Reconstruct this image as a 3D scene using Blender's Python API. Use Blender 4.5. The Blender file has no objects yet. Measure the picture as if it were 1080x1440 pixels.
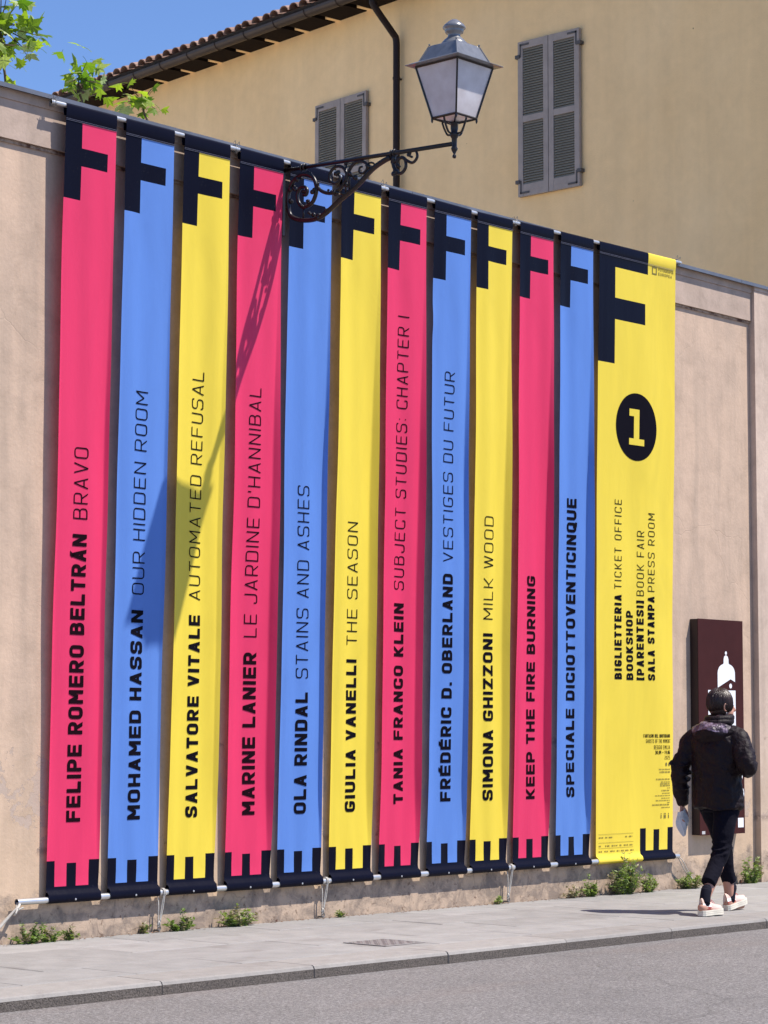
import bpy, bmesh, math, random
from math import sin, cos, pi, radians, sqrt, atan2
from mathutils import Vector, Matrix
random.seed(7)
S = bpy.context.scene
COL = S.collection

# ------------------------------------------------------------------ camera
YAW, PITCH, ROLL = radians(42.27), math.atan(308/3300), radians(0.1)
fh = Vector((cos(YAW), sin(YAW), 0)); rt = Vector((sin(YAW), -cos(YAW), 0)); up = Vector((0, 0, 1))
fw = fh*cos(PITCH)+up*sin(PITCH); cu = up*cos(PITCH)-fh*sin(PITCH)
r2 = rt*cos(ROLL)+cu*sin(ROLL); u2 = cu*cos(ROLL)-rt*sin(ROLL)
cd = bpy.data.cameras.new("camera"); cam = bpy.data.objects.new("camera", cd); COL.objects.link(cam)
cd.sensor_fit = 'VERTICAL'; cd.sensor_height = 36; cd.lens = 82.5; cd.clip_end = 900
M = Matrix((r2, u2, -fw)).transposed().to_4x4(); M.translation = Vector((0, -11.974, 1.36))
cam.matrix_world = M; S.camera = cam

# ------------------------------------------------------------------ light
SUN = Vector((0.645, -1.0, 2.01)).normalized()
w = bpy.data.worlds.new("World"); S.world = w; w.use_nodes = True
nt = w.node_tree; bg = nt.nodes['Background']
sk = nt.nodes.new('ShaderNodeTexSky'); sk.sky_type = 'NISHITA'; sk.sun_disc = False
sk.sun_elevation = math.asin(SUN.z); sk.sun_rotation = atan2(SUN.x, SUN.y)
sk.air_density = 1.0; sk.dust_density = 0.0; sk.ozone_density = 4.0; sk.altitude = 60
tint = nt.nodes.new('ShaderNodeMixRGB'); tint.blend_type = 'MULTIPLY'; tint.inputs[0].default_value = 1; tint.inputs[2].default_value = (0.92, 1.02, 1.28, 1)
nt.links.new(sk.outputs[0], tint.inputs[1]); nt.links.new(tint.outputs[0], bg.inputs[0]); bg.inputs[1].default_value = 0.076
ld = bpy.data.lights.new("sun", 'SUN'); ld.energy = 4.0; ld.angle = radians(0.53); ld.color = (1.0, 0.935, 0.85)
lo = bpy.data.objects.new("sun", ld); COL.objects.link(lo)
lo.rotation_euler = SUN.to_track_quat('Z', 'Y').to_euler()
vs = S.view_settings; vs.view_transform = 'Standard'; vs.look = 'None'; vs.gamma = 1; vs.use_curve_mapping = False
vs.exposure = 0.82

# ------------------------------------------------------------------ materials
def lin(r, g, b):
    f = lambda c: ((c/255+.055)/1.055)**2.4 if c > 10 else c/255/12.92
    return (f(r), f(g), f(b), 1)
class NT:
    def __init__(s, name):
        s.m = bpy.data.materials.new(name); s.m.use_nodes = True
        s.t = s.m.node_tree; s.b = s.t.nodes['Principled BSDF']
        tc = s.t.nodes.new('ShaderNodeTexCoord'); s.co = tc.outputs['Object']
        s.gen = tc.outputs['Generated']
    def n(s, ty, **k):
        x = s.t.nodes.new(ty)
        for a, v in k.items(): setattr(x, a, v)
        return x
    def l(s, a, b): s.t.links.new(a, b)
    def noise(s, scale, detail=5, rough=.55, dist=0, vec=None, stretch=None):
        x = s.n('ShaderNodeTexNoise'); x.inputs['Scale'].default_value = scale
        x.inputs['Detail'].default_value = detail; x.inputs['Roughness'].default_value = rough
        x.inputs['Distortion'].default_value = dist
        v = vec or s.co
        if stretch:
            mp = s.n('ShaderNodeMapping'); mp.inputs['Scale'].default_value = stretch; s.l(v, mp.inputs[0]); v = mp.outputs[0]
        s.l(v, x.inputs['Vector']); return x.outputs['Fac']
    def ramp(s, fac, stops, mode='LINEAR'):
        x = s.n('ShaderNodeValToRGB'); cr = x.color_ramp; cr.interpolation = mode
        while len(cr.elements) < len(stops): cr.elements.new(.5)
        for e, (p, c) in zip(cr.elements, stops):
            e.position = p; e.color = c if hasattr(c, '__len__') else (c, c, c, 1)
        s.l(fac, x.inputs[0]); return x.outputs[0]
    def mix(s, fac, a, b, mode='MIX'):
        x = s.n('ShaderNodeMix', data_type='RGBA', blend_type=mode)
        for sock, v in ((x.inputs['Factor'], fac), (x.inputs['A'], a), (x.inputs['B'], b)):
            if hasattr(v, 'links'): s.l(v, sock)
            elif hasattr(v, '__len__'): sock.default_value = v
            else: sock.default_value = v if sock.name == 'Factor' else (v, v, v, 1)
        for i in x.inputs:
            pass
        return x.outputs['Result']
    def mixc(s, fac, a, b, mode='MIX'):
        x = s.n('ShaderNodeMixRGB', blend_type=mode)
        for i, v in enumerate((fac, a, b)):
            if hasattr(v, 'links'): s.l(v, x.inputs[i])
            elif i == 0: x.inputs[0].default_value = v
            else: x.inputs[i].default_value = v
        return x.outputs[0]
    def math(s, op, a, b=0):
        x = s.n('ShaderNodeMath', operation=op)
        for i, v in enumerate((a, b)):
            if hasattr(v, 'links'): s.l(v, x.inputs[i])
            else: x.inputs[i].default_value = v
        return x.outputs[0]
    def xyz(s):
        x = s.n('ShaderNodeSeparateXYZ'); s.l(s.co, x.inputs[0]); return x.outputs
    def bump(s, h, strength=.3, dist=.01, prev=None):
        x = s.n('ShaderNodeBump'); x.inputs['Strength'].default_value = strength; x.inputs['Distance'].default_value = dist
        s.l(h, x.inputs['Height'])
        if prev: s.l(prev, x.inputs['Normal'])
        s.l(x.outputs[0], s.b.inputs['Normal']); return x.outputs[0]
    def base(s, c):
        if hasattr(c, 'links'): s.l(c, s.b.inputs['Base Color'])
        else: s.b.inputs['Base Color'].default_value = c
    def set(s, rough=.6, metal=0, spec=.5):
        s.b.inputs['Roughness'].default_value = rough; s.b.inputs['Metallic'].default_value = metal
        s.b.inputs['Specular IOR Level'].default_value = spec

def simple(name, col, rough=.6, metal=0, spec=.5, var=.15, scale=12, bump=.0, bscale=60):
    m = NT(name); m.set(rough, metal, spec)
    n = m.noise(scale, 4)
    c = m.mixc(1.0, col, m.ramp(n, [(.3, 1-var), (.7, 1+var*.6)]), 'MULTIPLY')
    m.base(c)
    if bump: m.bump(m.noise(bscale, 3), bump, .004)
    return m.m
def A(r, g, b): return (r, g, b, 1)

def plaster(name, top, low, joints=True):
    m = NT(name); m.set(.92, 0, .25)
    x, y, z = m.xyz()
    big = m.noise(.9, 6, .6, .6); mid = m.noise(4.5, 6, .62, .4); fine = m.noise(38, 4, .6)
    streak = m.noise(1.0, 5, .6, .2, stretch=(5.5, 5.5, .55))
    c = m.mixc(m.ramp(big, [(.33, 0.0), (.68, 1.0)]), top, low)
    c = m.mixc(m.math('MULTIPLY', m.ramp(streak, [(.42, 0.0), (.70, 1.0)]), .48), c, A(.30, .235, .185))
    c = m.mixc(.75, c, m.ramp(mid, [(.25, .76), (.5, 1.0), (.75, 1.12)]), 'MULTIPLY')
    c = m.mixc(.5, c, m.ramp(fine, [(.3, .90), (.7, 1.07)]), 'MULTIPLY')
    # lower metre: warmer, washed
    zz = m.math('ADD', z, m.math('MULTIPLY', m.math('SUBTRACT', mid, .5), .9))
    warm = m.ramp(m.math('MULTIPLY', zz, .4), [(.10, 1.0), (.62, 0.0)])
    c = m.mixc(m.math('MULTIPLY', warm, .34), c, A(.60, .44, .27))
    # peeled patches between 0.7 and 1.25 m
    pn = m.noise(2.6, 10, .68, .15)
    dz = m.math('ABSOLUTE', m.math('SUBTRACT', z, .93))
    band = m.ramp(dz, [(.16, 1.0), (.52, 0.0)])
    pm = m.math('MULTIPLY', m.ramp(pn, [(.535, 0.0), (.552, 1.0)]), band)
    pmk = m.ramp(pm, [(.42, 0.0), (.50, 1.0)])
    pcol = m.mixc(m.noise(14, 6, .7), A(.39, .295, .235), A(.51, .40, .32))
    c = m.mixc(pmk, c, pcol)
    edge = m.ramp(pm, [(.36, 0.0), (.45, 1.0), (.50, 1.0), (.56, 0.0)])
    c = m.mixc(m.math('MULTIPLY', edge, .55), c, A(.20, .145, .11))
    # rubbed grey foot of the wall
    foot = m.math('ADD', z, m.math('MULTIPLY', m.math('SUBTRACT', m.noise(3.2, 6, .65, .5), .5), .75))
    fm = m.ramp(foot, [(.20, 1.0), (.31, 0.0)])
    fcol = m.mixc(m.ramp(m.noise(6, 8, .72, .6), [(.40, 0.0), (.58, 1.0)]), A(.235, .185, .15), A(.47, .355, .265))
    fcol = m.mixc(m.ramp(m.noise(19, 6, .7, .4), [(.57, 0.0), (.66, .85)]), fcol, A(.13, .085, .06))
    c = m.mixc(m.math('MULTIPLY', fm, .95), c, fcol)
    # small brown pits just above the pavement
    pit = m.math('MULTIPLY', m.ramp(m.noise(11, 5, .6, .3), [(.66, 0.0), (.70, 1.0)]), m.ramp(z, [(.10, 1.0), (.20, 0.0)]))
    c = m.mixc(pit, c, A(.10, .045, .03))
    # cracks
    vc = m.n('ShaderNodeTexVoronoi', feature='DISTANCE_TO_EDGE'); vc.inputs['Scale'].default_value = 1.9
    wv = m.mixc(.22, m.co, m.n('ShaderNodeTexNoise').outputs['Color'])
    nn = m.t.nodes.new('ShaderNodeTexNoise'); nn.inputs['Scale'].default_value = 5; nn.inputs['Detail'].default_value = 6
    m.l(m.co, nn.inputs['Vector']); wv = m.mixc(.16, m.co, nn.outputs['Color'], 'ADD'); m.l(wv, vc.inputs['Vector'])
    ck = m.math('MULTIPLY', m.ramp(vc.outputs['Distance'], [(.0, 1.0), (.012, 0.0)]), m.ramp(m.noise(.8, 2), [(.50, 0.0), (.62, 1.0)]))
    c = m.mixc(m.math('MULTIPLY', m.math('MULTIPLY', ck, m.ramp(z, [(.2, 1.0), (.9, .25)])), .45), c, A(.19, .14, .11))
    m.base(c)
    h = m.math('ADD', m.math('MULTIPLY', mid, .5), m.math('MULTIPLY', fine, .22))
    h = m.math('SUBTRACT', h, m.math('MULTIPLY', pmk, .35))
    h = m.math('SUBTRACT', h, m.math('MULTIPLY', m.math('MULTIPLY', fm, m.noise(9, 7, .7, .4)), .9))
    h = m.math('SUBTRACT', h, m.math('MULTIPLY', ck, .12))
    m.bump(h, .38, .020)
    return m.m

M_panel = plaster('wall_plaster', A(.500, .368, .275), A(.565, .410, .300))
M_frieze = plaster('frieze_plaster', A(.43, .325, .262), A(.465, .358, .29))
M_pier = plaster('pier_plaster', A(.53, .40, .325), A(.60, .47, .375))
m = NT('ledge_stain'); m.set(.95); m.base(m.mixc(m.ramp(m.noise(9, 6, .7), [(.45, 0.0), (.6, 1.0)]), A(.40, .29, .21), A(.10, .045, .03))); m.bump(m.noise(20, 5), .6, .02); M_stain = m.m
M_metal_cap = simple('cap_zinc', A(.19, .19, .205), .42, .6, .5, .22, 5, .1)
M_coping = simple('coping_render', A(.30, .20, .16), .9, 0, .2, .2, 8, .2)
m = NT('ochre_render'); m.set(.93, 0, .2)
c = m.mixc(m.ramp(m.noise(.35, 5, .6, .5), [(.3, 0.0), (.7, 1.0)]), A(.90, .625, .310), A(.95, .70, .385))
c = m.mixc(.5, c, m.ramp(m.noise(1.0, 6, .62, .3, stretch=(4, 4, .28)), [(.3, .90), (.7, 1.05)]), 'MULTIPLY')
c = m.mixc(.35, c, m.ramp(m.noise(2.2, 6, .65, .8), [(.3, .86), (.7, 1.08)]), 'MULTIPLY')
c = m.mixc(.5, c, m.ramp(m.noise(9, 5, .6), [(.3, .94), (.7, 1.05)]), 'MULTIPLY')
spk = m.ramp(m.noise(7.0, 2, .4), [(.80, 0.0), (.815, 1.0)]); c = m.mixc(spk, c, A(.2, .13, .07))
m.base(c); m.bump(m.noise(45, 5, .65), .25, .012); M_ochre = m.m
M_shutter = simple('shutter_paint', A(.34, .29, .255), .62, 0, .4, .14, 9, .12, 30)
M_slat = simple('slat_paint', A(.26, .24, .19), .62, 0, .4, .16, 11)
M_hinge = simple('hinge_iron', A(.10, .09, .085), .6, .3, .5)
M_gutter = simple('gutter_brown', A(.034, .022, .018), .45, .2, .5, .2, 6)
M_pipe = simple('pipe_dark', A(.016, .008, .008), .5, .0, .25, .2, 5)
m = NT('clay_tile'); m.set(.9); oi = m.n('ShaderNodeObjectInfo')
c = m.mixc(oi.outputs['Random'], A(.22, .12, .09), A(.38, .25, .20))
c = m.mixc(m.ramp(m.noise(14, 6, .7), [(.45, 0.0), (.65, .8)]), c, A(.16, .12, .09)); m.base(c); m.bump(m.noise(40, 4), .3, .01); M_tile = m.m
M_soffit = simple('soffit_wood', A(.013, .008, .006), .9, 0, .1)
M_iron = simple('black_iron', A(.014, .010, .011), .36, .1, .5, .3, 25, .25, 70)
M_lampgrey = simple('lamp_painted_metal', A(.20, .20, .205), .27, .25, .9, .2, 20, .1, 50)
m = NT('frosted_glass'); m.set(.45, 0, .5)
gl = m.mixc(m.ramp(m.noise(5, 5, .6), [(.35, 0.0), (.7, 1.0)]), A(.86, .82, .84), A(.66, .60, .60)); m.base(gl)
m.b.inputs['Transmission Weight'].default_value = .30
m.bump(m.noise(18, 4), .1, .004); M_glass = m.m
M_alu = simple('aluminium_tube', A(.62, .62, .62), .33, .75, .5, .1, 8)
M_rope = simple('white_rope', A(.50, .47, .42), .85, 0, .3, .15, 60, .4, 200)
M_wire = simple('tie_wire', A(.25, .24, .23), .45, .7)

m = NT('asphalt'); m.set(.93, 0, .3)
f1 = m.noise(62, 4, .8); f2 = m.noise(150, 2, .6); b1 = m.noise(.6, 5, .6, .4); b2 = m.noise(5, 5, .6)
c = m.ramp(f1, [(.34, A(.090, .083, .079)), (.5, A(.185, .172, .166)), (.64, A(.31, .29, .28))])
c = m.mixc(m.ramp(f2, [(.60, 0.0), (.75, .55)]), c, A(.38, .36, .35))
c = m.mixc(.8, c, m.ramp(b1, [(.3, .84), (.7, 1.12)]), 'MULTIPLY')
c = m.mixc(.6, c, m.ramp(b2, [(.3, .92), (.7, 1.06)]), 'MULTIPLY')
c = m.mixc(m.math('MULTIPLY', m.ramp(m.noise(.5, 3, .5, 0, stretch=(.5, 2.2, 1)), [(.56, 0.0), (.72, 1.0)]), .2), c, A(.24, .165, .13))
ck2 = m.n('ShaderNodeTexVoronoi', feature='DISTANCE_TO_EDGE'); ck2.inputs['Scale'].default_value = .23
nq = m.n('ShaderNodeTexNoise'); nq.inputs['Scale'].default_value = 1.6; nq.inputs['Detail'].default_value = 7; m.l(m.co, nq.inputs['Vector']); m.l(m.mixc(.5, m.co, nq.outputs['Color'], 'ADD'), ck2.inputs['Vector'])
c = m.mixc(m.math('MULTIPLY', m.ramp(ck2.outputs['Distance'], [(0, 1.0), (.0035, 0.0)]), .35), c, A(.06, .055, .05))
m.base(c); m.bump(f1, .7, .016); M_asphalt = m.m

def stone(name, a, b, sc=5):
    m = NT(name); m.set(.9, 0, .3); oi = m.n('ShaderNodeObjectInfo')
    c = m.mixc(m.ramp(m.noise(sc, 6, .62, .3), [(.3, 0.0), (.7, 1.0)]), a, b)
    c = m.mixc(1, c, m.ramp(oi.outputs['Random'], [(0, .90), (1, 1.06)]), 'MULTIPLY')
    c = m.mixc(.7, c, m.ramp(m.noise(70, 4, .7), [(.3, .86), (.7, 1.10)]), 'MULTIPLY')
    c = m.mixc(m.ramp(m.noise(2.6, 4, .5, .8), [(.58, 0.0), (.70, .35)]), c, A(.15, .13, .12))
    m.base(c); m.bump(m.math('ADD', m.noise(70, 4, .7), m.math('MULTIPLY', m.noise(8, 5), 1.4)), .35, .008); return m.m
M_slab = stone('paving_stone', A(.245, .236, .226), A(.31, .298, .287))
M_kerb = stone('kerb_stone', A(.255, .238, .222), A(.31, .290, .272), 9)
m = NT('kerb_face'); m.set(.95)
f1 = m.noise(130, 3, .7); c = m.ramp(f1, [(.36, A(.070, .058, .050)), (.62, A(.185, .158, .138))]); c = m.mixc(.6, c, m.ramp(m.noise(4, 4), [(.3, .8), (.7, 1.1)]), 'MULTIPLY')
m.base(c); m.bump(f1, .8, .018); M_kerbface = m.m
M_mortar = simple('mortar', A(.16, .145, .13), .95, 0, .2, .25, 14)
M_manhole = simple('cast_iron', A(.25, .205, .20), .85, .0, .2, .25, 20, .3)
M_panelbrown = simple('sign_brown', A(.050, .0135, .0125), .5, 0, .08, .12, 6)
M_signdark = simple('sign_side', A(.018, .006, .006), .5)
M_white = simple('white_film', A(.80, .81, .83), .5, 0, .4, .04)
M_greyfilm = simple('grey_label', A(.45, .44, .44), .6)

def vinyl(name, col):
    m = NT(name); m.set(.55, 0, .25)
    c = m.mixc(.9, col, m.ramp(m.noise(1.3, 5, .6, .5, stretch=(2.4, 2, .7)), [(.28, .90), (.7, 1.05)]), 'MULTIPLY')
    c = m.mixc(m.ramp(m.noise(42, 3, .6), [(.66, 0.0), (.78, .04)]), c, A(.45, .40, .36))
    m.base(c)
    n = m.noise(1.0, 3, .5, stretch=(11, 1, .9)); n2 = m.noise(260, 1, .5)
    h = m.math('ADD', n, m.math('MULTIPLY', n2, .015)); cr = m.noise(1.6, 3, .5, 2.4, stretch=(3, 1, 1)); m.bump(m.math('ADD', h, m.math('MULTIPLY', m.ramp(cr, [(.47, 0.0), (.5, 1.0), (.53, 0.0)]), .10)), .12, .02)
    t = m.n('ShaderNodeBsdfTranslucent'); m.l(c, t.inputs[0]); mx = m.n('ShaderNodeMixShader'); mx.inputs[0].default_value = .16
    m.l(m.b.outputs[0], mx.inputs[1]); m.l(t.outputs[0], mx.inputs[2]); m.l(mx.outputs[0], m.t.nodes['Material Output'].inputs[0])
    return m.m
M_pink = vinyl('vinyl_pink', A(.77, .042, .135))
M_blue = vinyl('vinyl_blue', A(.115, .250, .66))
M_yel = vinyl('vinyl_yellow', A(.85, .66, .068))
M_navy = vinyl('vinyl_black', A(.004, .004, .013)); M_navy.node_tree.nodes['Principled BSDF'].inputs['Roughness'].default_value = .38; M_navy.node_tree.nodes['Principled BSDF'].inputs['Specular IOR Level'].default_value = .10
M_ink = simple('print_ink', A(.004, .003, .007), .7, 0, .05, .05)
M_inkred = simple('print_ink_on_pink', A(.010, .002, .005), .7, 0, .05, .05)
M_inkgrey = simple('print_ink_grey', A(.16, .13, .03), .6, 0, .3, .05)

def leafmat(name, a, b, tr=.35):
    m = NT(name); m.set(.5, 0, .35); oi = m.n('ShaderNodeObjectInfo')
    c = m.mixc(oi.outputs['Random'], a, b)
    c = m.mixc(.6, c, m.ramp(m.noise(30, 3), [(.3, .85), (.7, 1.12)]), 'MULTIPLY'); m.base(c)
    t = m.n('ShaderNodeBsdfTranslucent'); m.l(m.mixc(1, c, A(1.5, 1.7, .5), 'MULTIPLY'), t.inputs[0])
    mx = m.n('ShaderNodeMixShader'); mx.inputs[0].default_value = tr
    m.l(m.b.outputs[0], mx.inputs[1]); m.l(t.outputs[0], mx.inputs[2])
    m.l(mx.outputs[0], m.t.nodes['Material Output'].inputs[0]); return m.m
M_leaf = leafmat('plane_leaf', A(.075, .155, .020), A(.30, .38, .055), .5)
M_leafpale = leafmat('plane_leaf_underside', A(.34, .42, .20), A(.50, .54, .33), .3)
M_weed = leafmat('weed_leaf', A(.14, .215, .05), A(.25, .31, .11), .3)
M_weeddry = leafmat('weed_dry', A(.25, .21, .13), A(.32, .27, .18), .15)
M_bark = simple('bark', A(.16, .12, .085), .9, 0, .2, .3, 14, .4)
M_twig = simple('twig', A(.10, .07, .035), .8)

# ------------------------------------------------------------------ mesh helpers
class MB:
    def __init__(s): s.v = []; s.f = []; s.mi = []
    def face(s, pts, mi=0):
        i = len(s.v); s.v += [tuple(p) for p in pts]; s.f.append(tuple(range(i, i+len(pts)))); s.mi.append(mi)
    def box(s, x0, x1, y0, y1, z0, z1, mi=0, T=None):
        P = [(x, y, z) for z in (z0, z1) for y in (y0, y1) for x in (x0, x1)]
        if T: P = [T(Vector(p)) for p in P]
        i = len(s.v); s.v += [tuple(p) for p in P]
        for q in ((0, 2, 3, 1), (4, 5, 7, 6), (0, 1, 5, 4), (2, 6, 7, 3), (0, 4, 6, 2), (1, 3, 7, 5)):
            s.f.append(tuple(i+k for k in q)); s.mi.append(mi)
        return s
    def prism(s, poly, axis, a0, a1, mi=0):
        # poly: list of 2D; axis 'y' -> (x,z) extruded along y etc.
        def P(p, a):
            return {'x': (a, p[0], p[1]), 'y': (p[0], a, p[1]), 'z': (p[0], p[1], a)}[axis]
        n = len(poly); i = len(s.v)
        s.v += [P(p, a0) for p in poly]+[P(p, a1) for p in poly]
        s.f.append(tuple(i+k for k in range(n))); s.f.append(tuple(i+n+k for k in reversed(range(n)))); s.mi += [mi, mi]
        for k in range(n):
            j = (k+1) % n; s.f.append((i+k, i+n+k, i+n+j, i+j)); s.mi.append(mi)
        return s
    def tube(s, path, r, n=8, cap=True, mi=0, flat=None):
        path = [Vector(p) for p in path]; rs = r if hasattr(r, '__len__') else [r]*len(path)
        i0 = len(s.v); nrm = None
        for k, p in enumerate(path):
            t = (path[min(k+1, len(path)-1)]-path[max(k-1, 0)])
            if t.length < 1e-9: t = Vector((0, 0, 1))
            t.normalize()
            if nrm is None:
                a = Vector(flat) if flat else (Vector((0, 0, 1)) if abs(t.z) < .9 else Vector((1, 0, 0)))
                nrm = a-t*a.dot(t); nrm.normalize()
            else:
                nrm = nrm-t*nrm.dot(t); nrm.normalize()
            b = t.cross(nrm)
            for q in range(n):
                a = 2*pi*q/n; s.v.append(tuple(p+(nrm*cos(a)+b*sin(a))*rs[k]))
        for k in range(len(path)-1):
            for q in range(n):
                a = i0+k*n+q; b = i0+k*n+(q+1) % n
                s.f.append((a, b, b+n, a+n)); s.mi.append(mi)
        if cap:
            s.f.append(tuple(i0+q for q in reversed(range(n)))); s.f.append(tuple(i0+(len(path)-1)*n+q for q in range(n))); s.mi += [mi, mi]
        return s
    def lathe(s, prof, cx, cy, n=20, mi=0, T=None):
        i0 = len(s.v)
        for r, z in prof:
            for q in range(n):
                a = 2*pi*q/n; p = Vector((cx+r*cos(a), cy+r*sin(a), z)); s.v.append(tuple(T(p) if T else p))
        for k in range(len(prof)-1):
            for q in range(n):
                a = i0+k*n+q; b = i0+k*n+(q+1) % n; s.f.append((a, b, b+n, a+n)); s.mi.append(mi)
        s.f.append(tuple(i0+q for q in reversed(range(n)))); s.f.append(tuple(i0+(len(prof)-1)*n+q for q in range(n))); s.mi += [mi, mi]
        return s
    def ball(s, c, r, n=8, mi=0, sc=(1, 1, 1)):
        m = n//2+1
        i0 = len(s.v)
        for k in range(m+1):
            t = pi*k/m
            for q in range(n):
                a = 2*pi*q/n; s.v.append((c[0]+r*sc[0]*sin(t)*cos(a), c[1]+r*sc[1]*sin(t)*sin(a), c[2]-r*sc[2]*cos(t)))
        for k in range(m):
            for q in range(n):
                a = i0+k*n+q; b = i0+k*n+(q+1) % n; s.f.append((a, b, b+n, a+n)); s.mi.append(mi)
        return s
    def mesh(s, name, mats, smooth=False):
        me = bpy.data.meshes.new(name); me.from_pydata(s.v, [], s.f)
        for mt in (mats if isinstance(mats, (list, tuple)) else [mats]): me.materials.append(mt)
        me.polygons.foreach_set('material_index', s.mi)
        if smooth: me.polygons.foreach_set('use_smooth', [True]*len(s.f))
        me.update(); return me
    def build(s, name, mats, parent=None, smooth=False, bevel=0):
        o = bpy.data.objects.new(name, s.mesh(name, mats, smooth)); COL.objects.link(o)
        if parent is not None: o.parent = parent; o.matrix_parent_inverse = Matrix.Identity(4)
        if bevel:
            b = o.modifiers.new('bevel', 'BEVEL'); b.width = bevel; b.segments = 2; b.limit_method = 'ANGLE'
        return o
def tag(o, label=None, cat=None, group=None, kind=None):
    if label: o['label'] = label
    if cat: o['category'] = cat
    if group: o['group'] = group
    if kind: o['kind'] = kind
    return o
def thing(name, label, cat, loc=(0, 0, 0), group=None):
    o = bpy.data.objects.new(name, None); COL.objects.link(o); o.location = loc; o.empty_display_size = .1
    return tag(o, label, cat, group)
def inst(me, name, parent, loc=(0, 0, 0), rot=None, sc=None, mat=None):
    o = bpy.data.objects.new(name, me); COL.objects.link(o)
    if parent is not None: o.parent = parent
    if mat is not None: o.matrix_local = mat
    else:
        o.location = loc
        if rot: o.rotation_euler = rot
        if sc: o.scale = sc if hasattr(sc, '__len__') else (sc,)*3
    return o
def smooth_path(pts, n=6):
    P = [Vector(p) for p in pts]; out = []
    for i in range(len(P)-1):
        a = P[max(i-1, 0)]; b = P[i]; c = P[i+1]; d = P[min(i+2, len(P)-1)]
        for k in range(n):
            t = k/n
            out.append(.5*((2*b)+(c-a)*t+(2*a-5*b+4*c-d)*t*t+(3*b-a-3*c+d)*t**3))
    out.append(P[-1]); return out

# ------------------------------------------------------------------ ground
b = MB(); b.face([(-250, -250, -.075), (300, -250, -.075), (300, 300, -.075), (-250, 300, -.075)])
tag(b.build('road', M_asphalt), kind='structure')
b = MB(); b.face([(-30, .3, -.06), (60, .3, -.06), (60, 60, -.06), (-30, 60, -.06)])
tag(b.build('bounce_ground', simple('bounce_pale', A(.60, .52, .42), .95, 0, .2, .15, 20, .3)), kind='structure')  # unseen pale ground added behind the wall to bounce sun onto the house
side = bpy.data.objects.new('pavement', None); COL.objects.link(side); side['kind'] = 'structure'
KY = -2.36
MB().box(2, 30, KY+.05, .2, -.3, -.012).build('bedding', M_mortar, side)
rows = [(-.003, -.50), (-.506, -.99), (-.996, -1.485), (-1.491, -1.975)]
rng = random.Random(3)
for ri, (ya, yb) in enumerate(rows):
    x = 4.2+ri*.37
    while x < 27:
        L = rng.choice([.82, .95, 1.05, 1.2]); 
        if x > 7.0 or x+L > 7.0:
            z = rng.uniform(-.0015, .002); t = rng.uniform(-.0012, .0012)
            bb = MB(); x1 = x+L-.007
            P = [(x, yb, z), (x1, yb, z+t), (x1, ya, z-t), (x, ya, z)]
            i = len(bb.v); bb.v += [(p[0]+ddx, p[1]+ddy, p[2]-.004) for p, ddx, ddy in zip(P, (0, 0, 0, 0), (0, 0, 0, 0))]
            bb.v += [(p[0]+a*.005, p[1]+c*.005, p[2]) for p, a, c in zip(P, (1, -1, -1, 1), (1, 1, -1, -1))]
            bb.v += [(p[0], p[1], -.02) for p in P]
            bb.f += [(4, 5, 6, 7)]+[(k, (k+1) % 4, 4+(k+1) % 4, 4+k) for k in range(4)]+[(8+k, 8+(k+1) % 4, (k+1) % 4, k) for k in range(4)]
            bb.mi += [0]*9
            bb.build('paving_slab', M_slab, side)
        x += L
x = 9.986-1.192*3
while x < 27:
    bb = MB(); x1 = x+1.184; j = rng.uniform(-.004, .004)
    prof = [(KY+j, -.13), (KY+j, -.022), (KY+j+.008, -.006), (KY+j+.022, 0), (-1.984, .0), (-1.984, -.13)]
    bb.prism([(p[0], p[1]) for p in prof], 'x', x, x1, 0)
    # rough front face gets the darker material
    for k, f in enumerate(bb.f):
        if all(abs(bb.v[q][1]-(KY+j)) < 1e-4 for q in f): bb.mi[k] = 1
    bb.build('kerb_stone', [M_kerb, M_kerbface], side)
    x += 1.192
# manhole cover
mh = thing('manhole_cover', 'small square rusty iron cover set in the pale pavement', 'manhole', (11.345, -1.67, 0))
MB().box(-.19, .19, -.185, .185, .0005, .003).build('cover_plate', M_manhole, mh)
bb = MB()
for a in (-.19, .175): bb.box(a, a+.015, -.185, .185, .003, .0045)
for a in (-.185, .170): bb.box(-.175, .175, a, a+.015, .003, .0045)
bb.build('frame', M_slab, mh)
bb = MB()
for i in range(9):
    for j in range(9):
        cx, cy = -.152+i*.038, -.152+j*.038
        if (i+j) % 2: bb.box(cx-.015, cx+.015, cy-.004, cy+.004, .003, .0052)
        else: bb.box(cx-.004, cx+.004, cy-.015, cy+.015, .003, .0052)
tag(bb.build('tread', M_kerb, mh), kind='stuff')
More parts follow.
